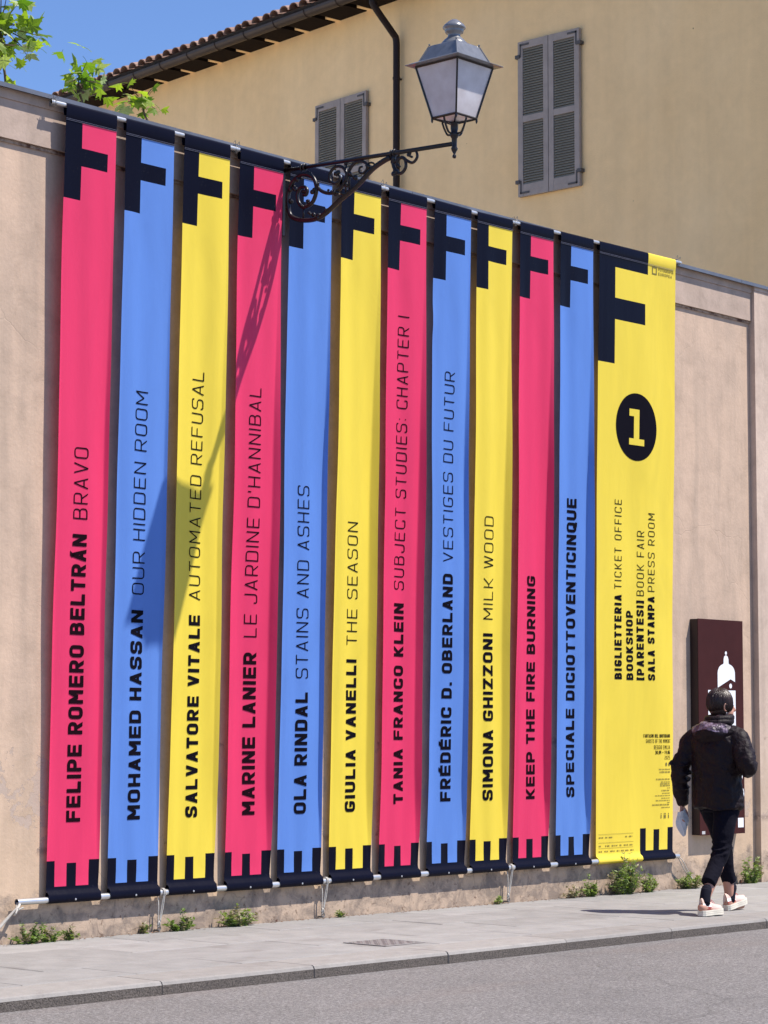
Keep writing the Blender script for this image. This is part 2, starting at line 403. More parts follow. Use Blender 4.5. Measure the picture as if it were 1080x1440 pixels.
# drain notch in kerb
# ------------------------------------------------------------------ boundary wall
wall = thing('boundary_wall', 'long pink-beige plastered street wall behind the coloured banners', 'wall', (0, 0, 0))
def zc(X): return 5.545-.0075*(X-9.4)      # underside of the metal cap
def gridface(y, x0, x1, z0f, z1f, dx=.5):
    g = MB(); n = max(1, int((x1-x0)/dx))
    for i in range(n):
        a = x0+(x1-x0)*i/n; c = x0+(x1-x0)*(i+1)/n
        g.face([(a, y, z0f(a)), (c, y, z0f(c)), (c, y, z1f(c)), (a, y, z1f(a))])
    return g
def slabx(g, x0, x1, y0, y1, z0f, z1f, n=1):
    for i in range(n):
        a = x0+(x1-x0)*i/n; c = x0+(x1-x0)*(i+1)/n
        P = [(a, y0, z0f(a)), (c, y0, z0f(c)), (a, y1, z0f(a)), (c, y1, z0f(c)), (a, y0, z1f(a)), (c, y0, z1f(c)), (a, y1, z1f(a)), (c, y1, z1f(c))]
        k = len(g.v); g.v += P
        for q in ((0, 2, 3, 1), (4, 5, 7, 6), (0, 1, 5, 4), (2, 6, 7, 3), (0, 4, 6, 2), (1, 3, 7, 5)):
            g.f.append(tuple(k+t for t in q)); g.mi.append(0)
    return g
PX = 18.2
slabx(MB(), 1.0, PX, 0, .34, lambda x: -.2, lambda x: zc(x)-.33).build('wall_panel', M_panel, wall)
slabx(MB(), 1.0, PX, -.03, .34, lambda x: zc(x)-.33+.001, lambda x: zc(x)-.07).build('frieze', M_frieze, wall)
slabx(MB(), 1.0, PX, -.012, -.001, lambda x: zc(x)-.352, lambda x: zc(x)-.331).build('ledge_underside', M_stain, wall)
slabx(MB(), 1.0, PX, -.040, .34, lambda x: zc(x)-.069, lambda x: zc(x)-.001).build('coping_course', M_frieze, wall)
g = slabx(MB(), PX+.002, 21.6, -.062, .34, lambda x: -.2, lambda x: zc(x)-.045); g.build('pier', M_pier, wall)
slabx(MB(), PX+.002, 21.6, -.069, .34, lambda x: zc(x)-.044, lambda x: zc(x)-.001).build('pier_coping', M_pier, wall)
slabx(MB(), 21.602, 34, 0, .34, lambda x: -.2, lambda x: zc(x)-.001).build('wall_panel', M_panel, wall)
xs = [1.0, 5.2, 9.3, 13.4, 17.96, 22.2, 26.3, 34]
for a, c in zip(xs, xs[1:]):
    g = MB(); slabx(g, a+.002, c-.002, -.085, .42, lambda x: zc(x), lambda x: zc(x)+.016); slabx(g, a+.002, c-.002, -.087, -.084, lambda x: zc(x)-.012, lambda x: zc(x)+.018)
    g.build('metal_cap', M_metal_cap, wall)
# dry stalks / root stains under the ledge are in the material

# ------------------------------------------------------------------ ochre building
bld = thing('ochre_building', 'tall ochre house with grey louvred shutters behind the wall', 'building', (20.2, 6.15, 0))
O = Vector((20.2, 6.15, 0)); d1 = Vector((.122, .9925, 0)).normalized(); n1 = Vector((-d1.y, d1.x, 0))
d2 = Vector((0, 1, 0)); n2 = Vector((-1, 0, 0))
def F1(p): return d1*p.x+n1*p.y+Vector((0, 0, p.z))      # local to building: (along, out, z)
def F2(p): return d2*p.x+n2*p.y+Vector((0, 0, p.z))
ZE = 10.05
g = MB()
foot = [(0, 0), (0, -5.9), (6, -5.9), (8, 14.5), tuple((d1*14.5).to_2d())]
g.prism(foot, 'z', -.3, ZE); g.build('wall', M_ochre, bld)
# eaves
def eave(F, a0, a1, tag_):
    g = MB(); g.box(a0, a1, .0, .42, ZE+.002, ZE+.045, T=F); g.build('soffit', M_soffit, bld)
    k = a0
    while k < a1:
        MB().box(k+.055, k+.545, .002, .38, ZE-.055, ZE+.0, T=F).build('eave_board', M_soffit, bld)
        MB().box(k-.035, k+.035, .002, .17, ZE-.050, ZE+.0, T=F).build('rafter_end', M_ochre, bld)
        k += .6
    # gutter
    k = a0
    while k < a1:
        gg = MB(); L = min(k+.6, a1)
        pr = [(.47+.075*cos(t), ZE-.02+.075*sin(t)) for t in [pi+pi*q/8 for q in range(9)]]
        pr += [(.47+.066*cos(t), ZE-.02+.066*sin(t)) for t in [2*pi-pi*q/8 for q in range(9)]]
        n = len(pr)
        for q in range(n):
            r_ = (q+1) % n
            gg.face([F(Vector((k, *pr[q]))), F(Vector((k, *pr[r_]))), F(Vector((L, *pr[r_]))), F(Vector((L, *pr[q])))])
        gg.tube([F(Vector((k+.0, .47+.078*cos(t), ZE-.02+.078*sin(t)))) for t in [pi+pi*q/8 for q in range(9)]], .007, 6)
        gg.build('gutter', M_gutter, bld); k += .6
    # tiles
    tl = MB(); n = 8; L = .42
    for q in range(n):
        a = pi*q/n; c = pi*(q+1)/n
        for (ra, rb, s_) in ((.086, .072, 0), (.074, .060, 1)):
            P = [(ra*cos(a), 0, ra*sin(a)*.8), (ra*cos(c), 0, ra*sin(c)*.8), (rb*cos(c), L, rb*sin(c)*.8), (rb*cos(a), L, rb*sin(a)*.8)]
            tl.face(P if s_ == 0 else P[::-1])
        tl.face([(.086*cos(a), 0, .086*sin(a)*.8), (.074*cos(a), 0, .074*sin(a)*.8), (.074*cos(c), 0, .074*sin(c)*.8), (.086*cos(c), 0, .086*sin(c)*.8)])
    me = tl.mesh('roof_tile', M_tile, False)
    me2 = None
    k = a0+.1; al = (F(Vector((1, 0, 0)))-F(Vector((0, 0, 0)))); inn = -(F(Vector((0, 1, 0)))-F(Vector((0, 0, 0))))
    sl = radians(17)
    while k < a1:
        for r_ in range(2):
            tw = random.uniform(-.03, .03)
            yv = (inn*cos(sl)+Vector((0, 0, sin(sl)))).normalized(); xv = al.normalized()*cos(tw)+yv*sin(tw); zv = xv.cross(yv).normalized()
            if zv.z < 0: xv = -xv; zv = xv.cross(yv)
            p = F(Vector((k+random.uniform(-.008, .008), .50-r_*.34+random.uniform(-.015, .015), ZE+.062+r_*.115+random.uniform(-.004, .006))))
            Mx = Matrix((xv, yv, zv)).transposed().to_4x4(); Mx.translation = p
            inst(me, 'roof_tile', bld, mat=Mx)
        k += .19
    g = MB(); P = lambda a, o_, z: F(Vector((a, o_, z)))
    g.face([P(a0, .50, ZE+.05), P(a1, .50, ZE+.05), P(a1, -5, ZE+1.75), P(a0, -5, ZE+1.75)])
    g.face([P(a0, .50, ZE+.045), P(a1, .50, ZE+.045), P(a1, -5, ZE+1.7), P(a0, -5, ZE+1.7)])
    g.build('roof', M_tile, bld)
eave(F1, -.05, 12.5, 0)
eave(F2, -5.9, -.15, 1)
d3 = Vector((1, 0, 0)); n3 = Vector((0, -1, 0)); O3 = Vector((0, -5.9, 0))
def F3(p): return O3+d3*p.x+n3*p.y+Vector((0, 0, p.z))
eave(F3, 0, 6, 2)
# downpipe
pp = [(-.03, .45, 9.98), (-.03, .45, 9.90), (-.03, .42, 9.82), (-.03, .14, 9.56), (-.03, .085, 9.50), (-.03, .075, 9.40), (-.03, .075, 0)]
dp = MB(); dp.tube([F1(Vector(p)) for p in smooth_path(pp[:6], 3)]+[F1(Vector(pp[6]))], .041, 12)
dpo = dp.build('downpipe', M_pipe, bld, smooth=True)
cb = MB()
for z in (9.02, 7.2): cb.lathe([(.045, z-.015), (.047, z), (.045, z+.015)], 0, 0, 12, T=lambda p: F1(Vector((p.x-.03, p.y+.075, p.z)))); cb.box(-.04, -.02, 0, .04, z-.01, z+.01, T=F1)
cb.build('pipe_bracket', M_pipe, dpo)
# shutters
slm = MB(); 
def make_window(F, a0, a1, z0, z1):
    mid = (a0+a1)/2
    for (l, r_, outer) in ((a0, mid-.004, 'l'), (mid+.004, a1, 'r')):
        st = .068; top = z1; g = MB()
        g.box(l, l+st, .012, .052, z0, z1, T=F); g.box(r_-st, r_, .012, .052, z0, z1, T=F)
        zr = [(z0, z0+.135), (z0+.845, z0+.915), (z1-.085, z1)]
        for (c, e) in zr: g.box(l+st, r_-st, .014, .050, c, e, T=F)
        g.box(l+st, r_-st, .0535-.004, .0515, z0+.06, z0+.063, T=F)
        sh = g.build('shutter', M_shutter, bld, bevel=.003)
        # iron fittings
        ox = l if outer == 'l' else r_; sgn = 1 if outer == 'l' else -1
        for zz in (z0+.17, z1-.17):
            h = MB(); e0, e1 = sorted((ox-sgn*.030, ox+sgn*.03)); h.box(e0, e1, .0, .066, zz-.02, zz+.02, T=F)
            e0, e1 = sorted((ox+sgn*.03, ox+sgn*.05)); zz2 = zz+(-.13 if zz < z0+.5 else .13); q0, q1 = sorted((zz, zz2))
            h.box(e0, e1, .053, .056, q0-.01, q1+.01, T=F)
            e0, e1 = sorted((ox+sgn*.03, ox+sgn*.16)); h.box(e0, e1, .053, .056, zz2-.011, zz2+.011, T=F)
            h.build('hinge', M_shutter if 0 else M_hinge, sh)
        # slats share a mesh
        W = r_-l-2*st; s_ = MB(); s_.box(-W/2, W/2, -.016, .016, -.003, .003)
        me = s_.mesh('slat', M_slat)
        al = (F(Vector((1, 0, 0)))-F(Vector((0, 0, 0)))).normalized(); ou = (F(Vector((0, 1, 0)))-F(Vector((0, 0, 0)))).normalized()
        for (c, e) in ((zr[0][1], zr[1][0]), (zr[1][1], zr[2][0])):
            n = int(round((e-c)/.0295)); p_ = (e-c)/n
            for i in range(n):
                z = c+(i+.5)*p_
                tv = radians(52); yv = ou*cos(tv)-Vector((0, 0, 1))*sin(tv); zv = al.cross(yv)
                Mx = Matrix((al, yv, zv)).transposed().to_4x4(); Mx.translation = F(Vector(((l+r_)/2, .034, z)))
                inst(me, 'slat', sh, mat=Mx)
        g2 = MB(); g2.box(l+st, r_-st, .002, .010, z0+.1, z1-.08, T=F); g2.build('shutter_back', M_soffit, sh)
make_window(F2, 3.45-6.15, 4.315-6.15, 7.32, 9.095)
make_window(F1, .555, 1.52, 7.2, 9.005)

# ------------------------------------------------------------------ banner poles
def pole(name, label, pts, r, loc):
    t = thing(name, label, 'pole', loc)
    g = MB(); g.tube([Vector(p)-Vector(loc) for p in pts], r, 14, cap=False)
    g.build('tube', M_alu, t, smooth=True)
    for e, f in ((0, 1), (-1, -2)):
        a = Vector(pts[e])-Vector(loc); c = Vector(pts[f])-Vector(loc); dd = (c-a).normalized()
        MB().tube([a+dd*.012, a+dd*.014], r*.97, 14).build('end_plug', M_soffit, t)
    return t
TPY, BPY = -.104, -.050
pole('banner_pole', 'thin aluminium pole along the wall top holding the upper hems', [(9.774, TPY, 5.506), (11.5, TPY, 5.505), (13.6, TPY, 5.488), (14.2, TPY, 5.480), (15.2, TPY, 5.492), (16.965, TPY, 5.503)], .0155, (9.774, TPY, 5.506))
pole('banner_pole', 'aluminium pole low on the wall threaded through the bottom hems', [(9.637, BPY, .267), (12.0, BPY, .270), (14.6, BPY, .281), (16.92, BPY, .286)], .0205, (9.637, BPY, .267))
def tz(X): # top pole height
    P = [(9.774, 5.506), (11.5, 5.505), (13.6, 5.488), (14.2, 5.480), (15.2, 5.492), (17.2, 5.503)]
    for (a, b_), (c, d_) in zip(P, P[1:]):
        if X <= c: return b_+(d_-b_)*(X-a)/(c-a)
    return 5.503
def bz(X):
    P = [(9.6, .267), (12.0, .270), (14.6, .281), (17.2, .287)]
    for (a, b_), (c, d_) in zip(P, P[1:]):
        if X <= c: return b_+(d_-b_)*(X-a)/(c-a)
    return .287

# ------------------------------------------------------------------ lettering
def rnd(pts, closed):
    out = []; n = len(pts)
    for i, (x, y, r) in enumerate(pts):
        p = Vector((x, y))
        if r <= 0 or (not closed and i in (0, n-1)): out.append(p); continue
        a = Vector(pts[i-1][:2]); c = Vector(pts[(i+1) % n][:2])
        u = (a-p); v = (c-p); ru = min(r, u.length*.5); rv = min(r, v.length*.5); ra = min(ru, rv)
        s = p+u.normalized()*ra; e = p+v.normalized()*ra
        for k in range(5):
            t = k/4; out.append(s*(1-t)**2+p*2*t*(1-t)+e*t*t)
    return out
def ribbon(pts, w_, closed):
    P = rnd(pts, closed); Q = []
    for p in P:
        if not Q or (p-Q[-1]).length > 1e-5: Q.append(p)
    if closed and (Q[0]-Q[-1]).length < 1e-5: Q.pop()
    n = len(Q)
    if not closed:
        Q[0] = Q[0]+(Q[0]-Q[1]).normalized()*w_/2; Q[-1] = Q[-1]+(Q[-1]-Q[-2]).normalized()*w_/2
    L = []; R = []
    for i in range(n):
        if closed: a = Q[i-1]; c = Q[(i+1) % n]
        else: a = Q[i-1] if i else None; c = Q[i+1] if i < n-1 else None
        d_1 = (Q[i]-a).normalized() if a is not None else None
        d_2 = (c-Q[i]).normalized() if c is not None else None
        if d_1 is None: d_1 = d_2
        if d_2 is None: d_2 = d_1
        na = Vector((-d_1.y, d_1.x)); nb = Vector((-d_2.y, d_2.x)); mn = (na+nb)
        mn = mn.normalized() if mn.length > 1e-6 else na
        k = w_/2/max(.35, mn.dot(na)); L.append(Q[i]+mn*k); R.append(Q[i]-mn*k)
    return [[L[i], R[i], R[(i+1) % n], L[(i+1) % n]] for i in range(n if closed else n-1)]
r_ = .2
def gp(*p): return [(q[0], q[1], q[2] if len(q) > 2 else 0) for q in p]
GL = {
 'A': [('d', 0, 0, .5, 1), ('d', 1, 0, .5, 1), ('o', gp((.22, .26), (.78, .26)))],
 'B': [('c', gp((0, .52), (0, 1), (.94, 1, r_), (.94, .52, r_))), ('c', gp((0, 0), (0, .52), (1, .52, r_), (1, 0, r_)))],
 'C': [('o', gp((1, .80), (1, 1, r_), (0, 1, r_), (0, 0, r_), (1, 0, r_), (1, .20)))],
 'D': [('c', gp((0, 0), (0, 1), (1, 1, r_), (1, 0, r_)))],
 'E': [('o', gp((1, 1), (0, 1), (0, 0), (1, 0))), ('o', gp((0, .5), (.92, .5)))],
 'F': [('o', gp((1, 1), (0, 1), (0, 0))), ('o', gp((0, .47), (.9, .47)))],
 'G': [('o', gp((1, .88), (1, 1, .1), (0, 1, r_), (0, 0, r_), (1, 0, r_), (1, .43), (.66, .43)))],
 'H': [('o', gp((0, 0), (0, 1))), ('o', gp((1, 0), (1, 1))), ('o', gp((0, .5), (1, .5)))],
 'I': [('o', gp((.5, 0), (.5, 1)))],
 'J': [('o', gp((1, 1), (1, 0, r_), (0, 0, r_), (0, .22)))],
 'K': [('o', gp((0, 0), (0, 1))), ('o', gp((0, .5), (.3, .5))), ('d', .32, .5, 1, 1), ('d', .32, .5, 1, 0)],
 'L': [('o', gp((0, 1), (0, 0), (1, 0)))],
 'M': [('o', gp((0, 0), (0, 1))), ('o', gp((1, 0), (1, 1))), ('d', 0, 1, .5, .28), ('d', 1, 1, .5, .28)],
 'N': [('o', gp((0, 0), (0, 1))), ('o', gp((1, 0), (1, 1))), ('d', 0, 1, 1, 0)],
 'O': [('c', gp((0, 0, r_), (0, 1, r_), (1, 1, r_), (1, 0, r_)))],
 'P': [('o', gp((0, 0), (0, 1), (1, 1, r_), (1, .4, r_), (0, .4)))],
 'Q': [('c', gp((0, 0, r_), (0, 1, r_), (1, 1, r_), (1, 0, r_))), ('o', gp((.62, .12), (.62, -.06, .1), (1.05, -.08)))],
 'R': [('o', gp((0, 0), (0, 1), (1, 1, r_), (1, .42, r_), (0, .42))), ('d', .5, .42, 1, 0)],
 'S': [('o', gp((1, .86), (1, 1, r_), (0, 1, r_), (0, .5, r_), (1, .5, r_), (1, 0, r_), (0, 0, r_), (0, .14)))],
 'T': [('o', gp((0, 1), (1, 1))), ('o', gp((.5, 0), (.5, 1)))],
 'U': [('o', gp((0, 1), (0, 0, r_), (1, 0, r_), (1, 1)))],
 'V': [('d', 0, 1, .5, 0), ('d', 1, 1, .5, 0)],
 'W': [('d', 0, 1, .25, 0), ('d', .5, 1, .25, 0), ('d', .5, 1, .75, 0), ('d', 1, 1, .75, 0)],
 'Z': [('o', gp((0, 1), (1, 1))), ('o', gp((0, 0), (1, 0))), ('d', 0, 0, 1, 1)],
 '[': [('o', gp((1, 1.06), (0, 1.06), (0, -.06), (1, -.06)))],
 ']': [('o', gp((0, 1.06), (1, 1.06), (1, -.06), (0, -.06)))],
 '.': [('o', gp((.5, 0), (.5, .001)))], ':': [('o', gp((.5, .12), (.5, .121))), ('o', gp((.5, .68), (.5, .681)))],
 "'": [('d', .3, .78, .65, 1.0)],
}
GL['Á'] = GL['A']+[('d', .42, 1.12, .72, 1.34)]; GL['É'] = GL['E']+[('d', .42, 1.12, .72, 1.34)]
WID = {'I': .0, '.': 0, ':': 0, "'": .1, '[': .12, ']': .12, 'M': 1.18, 'W': 1.3, 'F': .9, 'L': .88, 'E': .92, 'T': .95, 'J': .9}
def run(text, w_, length, words=False):
    """quads of a line of lettering, cap height 1, total advance = length"""
    gap = .17 if w_ > .12 else .24; spc = .42
    base = .62
    nat = 0; chars = text
    gw = lambda ch: WID.get(ch, 1.0)
    fixed = 0; flex = 0
    for ch in chars:
        if ch == ' ': fixed += spc; continue
        fixed += gap+w_; flex += gw(ch)
    fixed -= gap
    k = (length-fixed)/max(flex, .1)       # centre-line width of a normal glyph
    if k < .28:
        s_ = (length-.28*flex)/fixed; gap *= s_; spc *= s_; k = .28
    if k > .62:
        ex = (length-.62*flex-fixed)/max(1, len(chars)-1); gap += ex; k = .62; spc += ex
    quads = []; x = 0; wl = [quads]
    for ch in chars:
        if ch == ' ':
            x += spc
            if words: quads = []; wl.append(quads)
            continue
        W = gw(ch)*k
        X = lambda t: x+w_/2+t*W
        Y = lambda t: w_/2+t*(1-w_)
        for it in GL[ch]:
            if it[0] == 'd':
                x0, y0, x1, y1 = it[1:]
                px0, py0, px1, py1 = X(x0), Y(y0), X(x1), Y(y1)
                if y0 in (0, 1): py0 = y0*1.0
                if y1 in (0, 1): py1 = y1*1.0
                dx, dy = px1-px0, py1-py0; Ln = sqrt(dx*dx+dy*dy); h = w_*.5*Ln/max(abs(dy), .05)
                h = min(h, w_*.95)
                quads.append([Vector((px0-h, py0)), Vector((px0+h, py0)), Vector((px1+h, py1)), Vector((px1-h, py1))])
            else:
                pts = [(X(a), Y(c), e) for a, c, e in it[1]]
                quads += ribbon(pts, w_, it[0] == 'c')
        x += W+w_+gap
    return wl if words else quads

def subdiv(quads, m_):
    out = []
    for a, b_, c, d in quads:
        L1 = max((b_-a).length, (c-d).length); L2 = max((d-a).length, (c-b_).length)
        if L1 > L2: a, b_, c, d = b_, c, d, a; L1, L2 = L2, L1
        n = max(1, math.ceil(L2/m_))
        for k in range(n):
            t0, t1 = k/n, (k+1)/n
            out.append([a.lerp(d, t0), b_.lerp(c, t0), b_.lerp(c, t1), a.lerp(d, t1)])
    return out
# ------------------------------------------------------------------ banners
ZH, ZB_ = 5.42, .345
BN = [[9.895, 10.339, 9.885, 10.328], [10.424, 10.870, 10.409, 10.855], [10.966, 11.408, 10.934, 11.382], [11.508, 11.948, 11.480, 11.927],
      [12.020, 12.466, 12.003, 12.448], [12.570, 13.006, 12.538, 12.987], [13.094, 13.534, 13.073, 13.521], [13.631, 14.072, 13.614, 14.066],
      [14.148, 14.592, 14.130, 14.577], [14.692, 15.130, 14.662, 15.112], [15.228, 15.674, 15.210, 15.660], [15.761, 16.873, 15.757, 16.853]]
CURL = [(.05, 25, .07, 40), (.03, 20, .05, 30), (.02, 15, .08, 28), (.035, 25, .135, 48), (.04, 25, .07, 62), (.03, 22, .135, 38),
        (.04, 30, .13, 50), (.06, 35, .10, 60), (.05, 35, .14, 40), (.04, 25, .12, 52), (.03, 25, .135, 62), (.0, 0, .0, 0)]
class Banner:
    def __init__(s, i):
        s.i = i; s.x = BN[i]; s.c = CURL[i]; s.W = s.x[1]-s.x[0]; s.ph = i*1.7
    def pt(s, u, z, off=0.0):
        t = min(1, max(0, (z-ZB_)/(ZH-ZB_)))
        xl = s.x[2]+(s.x[0]-s.x[2])*t; xr = s.x[3]+(s.x[1]-s.x[3])*t; W = xr-xl
        y = -(.038+.077*t)
        env = sin(pi*min(1, max(0, t)))
        ll, la, rl, ra = s.c
        ek = max(0.0, min(1.0, sin(pi*t**.62)*1.25)) if 0 < t < 1 else 0
        ll_ = ll*ek; rl_ = rl*ek
        x = xl+u*W; nx, ny = 0, -1
        if rl_ > .004 and u > 1-rl_:
            q = (u-(1-rl_))*W; a = radians(ra)*min(1, ek*1.1)
            x = xl+(1-rl_)*W+q*cos(a); y -= q*sin(a)
        if ll_ > .004 and u < ll_:
            q = (ll_-u)*W; a = radians(la)*ek
            x = xl+ll_*W-q*cos(a); y -= q*sin(a)
        # soft bow and ripples of hanging vinyl
        bow = .022 if s.i < 11 else .016
        y += bow*env*(4*(u-.5)**2-1)*-1*.6
        e2 = min(1, env*2.2)
        y += .0065*e2*sin(u*6.0+s.ph+z*.45)+.0035*e2*sin(u*13+s.ph*3+z*.8)+.005*env*sin(z*1.7+s.ph*2.1+u*2.0)
        y += .0035*math.exp(-(z-.42)/.22)*sin(u*17+s.ph)*min(1, (z-ZB_)/.1+.0) if z > ZB_ and s.i < 11 else 0
        x += .0035*env*sin(z*2.3+s.ph*1.3)+.002*env*sin(z*5.1+s.ph)
        if s.i == 7: y -= .010*math.exp(-((z-4.55)/.10)**2-((u-.0)/.16)**2)
        return Vector((x, y-off, z))
def wrap_top(B, u, a):   # a: arc angle around upper pole, 0 front .. pi back
    p = B.pt(u, ZH); xc = p.x; zc_ = tz(p.x); r = .0185
    return Vector((xc, TPY-r*cos(a), zc_+r*sin(a)))
def wrap_bot(B, u, a):
    p = B.pt(u, ZB_); z0 = bz(p.x); r = .0245
    return Vector((p.x, BPY-r*cos(a), z0-r*sin(a)))
INK = 11
def build_banner(i, label, bgm, texts):
    B = Banner(i); W = B.W
    big = i == 11
    t = thing('banner', label, 'banner', (BN[i][0], -.05, 0), None if big else 'narrow vertical banners hung side by side on the wall')
    org = Vector(t.location)
    if big:
        us = sorted(set([0, .02, .05, .1, .205, .3, .4, .5, .565, .594, .63, .641, .741, .817, .928, .97, 1.0]+[.15, .25, .35, .45, .69, .78, .87]))
        us = [u for u in us]
        zs = [.349, .538, .525, 4.485, 4.869, 5.055, 5.319]
    else:
        us = sorted(set([0, .01, .02, .035, .05, .07, .10, .13, .16, .20, .24, .285, .327, .355, .385, .42, .45, .49, .53, .565, .605, .65, .69, .73, .77, .81, .845, .87, .89, .905, .92, .935, .95, .965, .98, 1.0]))
        zs = [.349, .498, .515, 4.884, 5.116, 5.238, 5.408]
    zz = set(zs)
    k = ZB_
    while k < ZH: zz.add(round(k, 4)); k += .085
    zz = sorted(z for z in zz if ZB_ <= z <= ZH)
    zl = [zz[0]]
    for z in zz[1:]:
        if z-zl[-1] > .012 or z in zs:
            if z in zs and z-zl[-1] <= .012 and zl[-1] not in zs: zl.pop()
            zl.append(z)
    zl.append(ZH) if zl[-1] < ZH-.001 else None
    def black(u, z):
        if big:
            if z > 5.319 and u < .63: return True
            if u < .205 and z > 4.485: return True
            if 4.869 < z < 5.055 and u < .594: return True
            if z < .349 and u > .565: return True
            if z < .538 and (.565 < u < .641 or (.741 < u < .817 and z < .525) or u > .928): return True
            return False
        if z > 5.408: return True
        if u < .327 and z > 4.884: return True
        if 5.116 < z < 5.238 and u < .845: return True
        if z < .349: return True
        if z < .515 and (u < .16 or u > .81): return True
        if z < .498 and .385 < u < .565: return True
        return False
    rows_ = []
    for a in (4.2, 3.6, pi, 2.4, 1.8, 1.2, .6, .15): rows_.append((9.0, [wrap_top(B, u, a) for u in us]))
    rows_[0] = (9.0, [Vector((B.pt(u, ZH).x, -.093, 5.44)) for u in us])
    rows_.append((5.47, [Vector((B.pt(u, ZH).x, -.121, 5.452)) for u in us]))
    rows_.append((5.45, [Vector((B.pt(u, ZH).x, -.1185, 5.430)) for u in us]))
    for z in reversed(zl): rows_.append((z, [B.pt(u, z) for u in us]))
    rows_.append((.33, [B.pt(u, ZB_)+Vector((0, -.004, -.022)) for u in us]))
    rows_.append((.31, [Vector((B.pt(u, ZB_).x, -.066, .305)) for u in us]))
    for a in (.05, .5, 1.0, 1.5, 2.0, 2.6, pi): rows_.append((.2, [wrap_bot(B, u, a) for u in us]))
    rows_.append((.2, [Vector((B.pt(u, ZB_).x, -.038, .315)) for u in us]))
    g = MB(); nu = len(us)
    for (_, r) in rows_: g.v += [tuple(p-org) for p in r]
    for r in range(len(rows_)-1):
        zm = (rows_[r][0]+rows_[r+1][0])/2
        for c in range(nu-1):
            um = (us[c]+us[c+1])/2
            g.f.append((r*nu+c, r*nu+c+1, (r+1)*nu+c+1, (r+1)*nu+c))
            bl = black(um, zm)
            g.mi.append(1 if bl else 0)
    g.build('banner_cloth', [bgm, M_navy], t, smooth=True)
    # stitched seams of both hems
    for z_, o_ in ((5.418, .004), (5.409, .0035)):
        if not big or True:
            MB().tube([B.pt(u, min(z_, ZH), o_)-org for u in us if not big or u < .99], .0016, 4).build('seam', M_inkgrey if False else M_seam, t)
    if not big:
        p = B.pt(.5, ZB_); MB().ball(Vector((p.x, BPY-.026, bz(p.x)-.004))-org, .0075, 8, sc=(1, .5, 1)).build('rivet', M_alu, t)
    # lettering
    for (txt, w_, z0, z1, xr, xl, ink) in texts:
        cap = xr-xl
        for q in run(txt, w_, (z1-z0)/cap, True):
            lm = MB()
            for quad in subdiv(q, .22):
                P = []
                for v in quad:
                    Z = z0+v.x*cap; X = xr-v.y*cap
                    tt = (Z-ZB_)/(ZH-ZB_); X0 = B.x[2]+(B.x[0]-B.x[2])*tt; X1 = B.x[3]+(B.x[1]-B.x[3])*tt
                    P.append(B.pt((X-X0)/(X1-X0), Z, .0030)-org)
                lm.face(P)
            lo2 = lm.build('lettering', ink, t)
            bm_ = bmesh.new(); bm_.from_mesh(lo2.data); bmesh.ops.remove_doubles(bm_, verts=bm_.verts, dist=.0004); bm_.to_mesh(lo2.data); bm_.free()
    return t, B, org
M_seam = simple('seam_thread', A(.10, .11, .17), .3, 0, .6)
BW, LW = .215, .075
def two(bold, light, z, xr, ink=None, cap=.116):
    r = []
    ink = ink or M_ink
    r.append((bold, BW, z[0], z[1], xr, xr-cap, ink))
    if light: r.append((light, LW, z[2], z[3], xr, xr-cap, ink))
    return r
P_, Bl, Y_ = M_pink, M_blue, M_yel
spec = [
 ('pink banner lettered FELIPE ROMERO BELTRÁN BRAVO, at the left end of the row', P_, two('FELIPE ROMERO BELTRÁN', 'BRAVO', (.764, 2.654, 2.754, 3.232), 10.160, M_inkred)),
 ('blue banner lettered MOHAMED HASSAN OUR HIDDEN ROOM, with the lantern shadow on it', Bl, two('MOHAMED HASSAN', 'OUR HIDDEN ROOM', (.765, 2.172, 2.278, 3.664), 10.686)),
 ('yellow banner lettered SALVATORE VITALE AUTOMATED REFUSAL', Y_, two('SALVATORE VITALE', 'AUTOMATED REFUSAL', (.766, 2.158, 2.262, 3.862), 11.216)),
 ("pink banner lettered MARINE LANIER LE JARDINE D'HANNIBAL, left of the lamp bracket", P_, two('MARINE LANIER', "LE JARDINE D'HANNIBAL", (.769, 1.913, 2.022, 3.809), 11.767, M_inkred)),
 ('blue banner lettered OLA RINDAL STAINS AND ASHES, behind the lamp scrollwork', Bl, two('OLA RINDAL', 'STAINS AND ASHES', (.764, 1.638, 1.74, 3.143), 12.284)),
 ('yellow banner lettered GIULIA VANELLI THE SEASON', Y_, two('GIULIA VANELLI', 'THE SEASON', (.765, 1.890, 1.996, 2.913), 12.814)),
 ('pink banner lettered TANIA FRANCO KLEIN SUBJECT STUDIES: CHAPTER I', P_, two('TANIA FRANCO KLEIN', 'SUBJECT STUDIES: CHAPTER I', (.812, 2.329, 2.432, 4.536), 13.348, M_inkred)),
 ('blue banner lettered FRÉDÉRIC D. OBERLAND VESTIGES DU FUTUR', Bl, two('FRÉDÉRIC D. OBERLAND', 'VESTIGES DU FUTUR', (.820, 2.581, 2.674, 4.168), 13.898)),
 ('yellow banner lettered SIMONA GHIZZONI MILK WOOD', Y_, two('SIMONA GHIZZONI', 'MILK WOOD', (.816, 2.133, 2.243, 3.064), 14.400)),
 ('pink banner lettered KEEP THE FIRE BURNING', P_, two('KEEP THE FIRE BURNING', None, (.817, 2.615), 14.938, M_inkred, .110)),
 ('blue banner lettered SPECIALE DICIOTTOVENTICINQUE, beside the wide yellow one', Bl, two('SPECIALE DICIOTTOVENTICINQUE', None, (.822, 3.287), 15.472, None, .115)),
]
for i, (lb, mt, tx) in enumerate(spec): build_banner(i, lb, mt, tx)
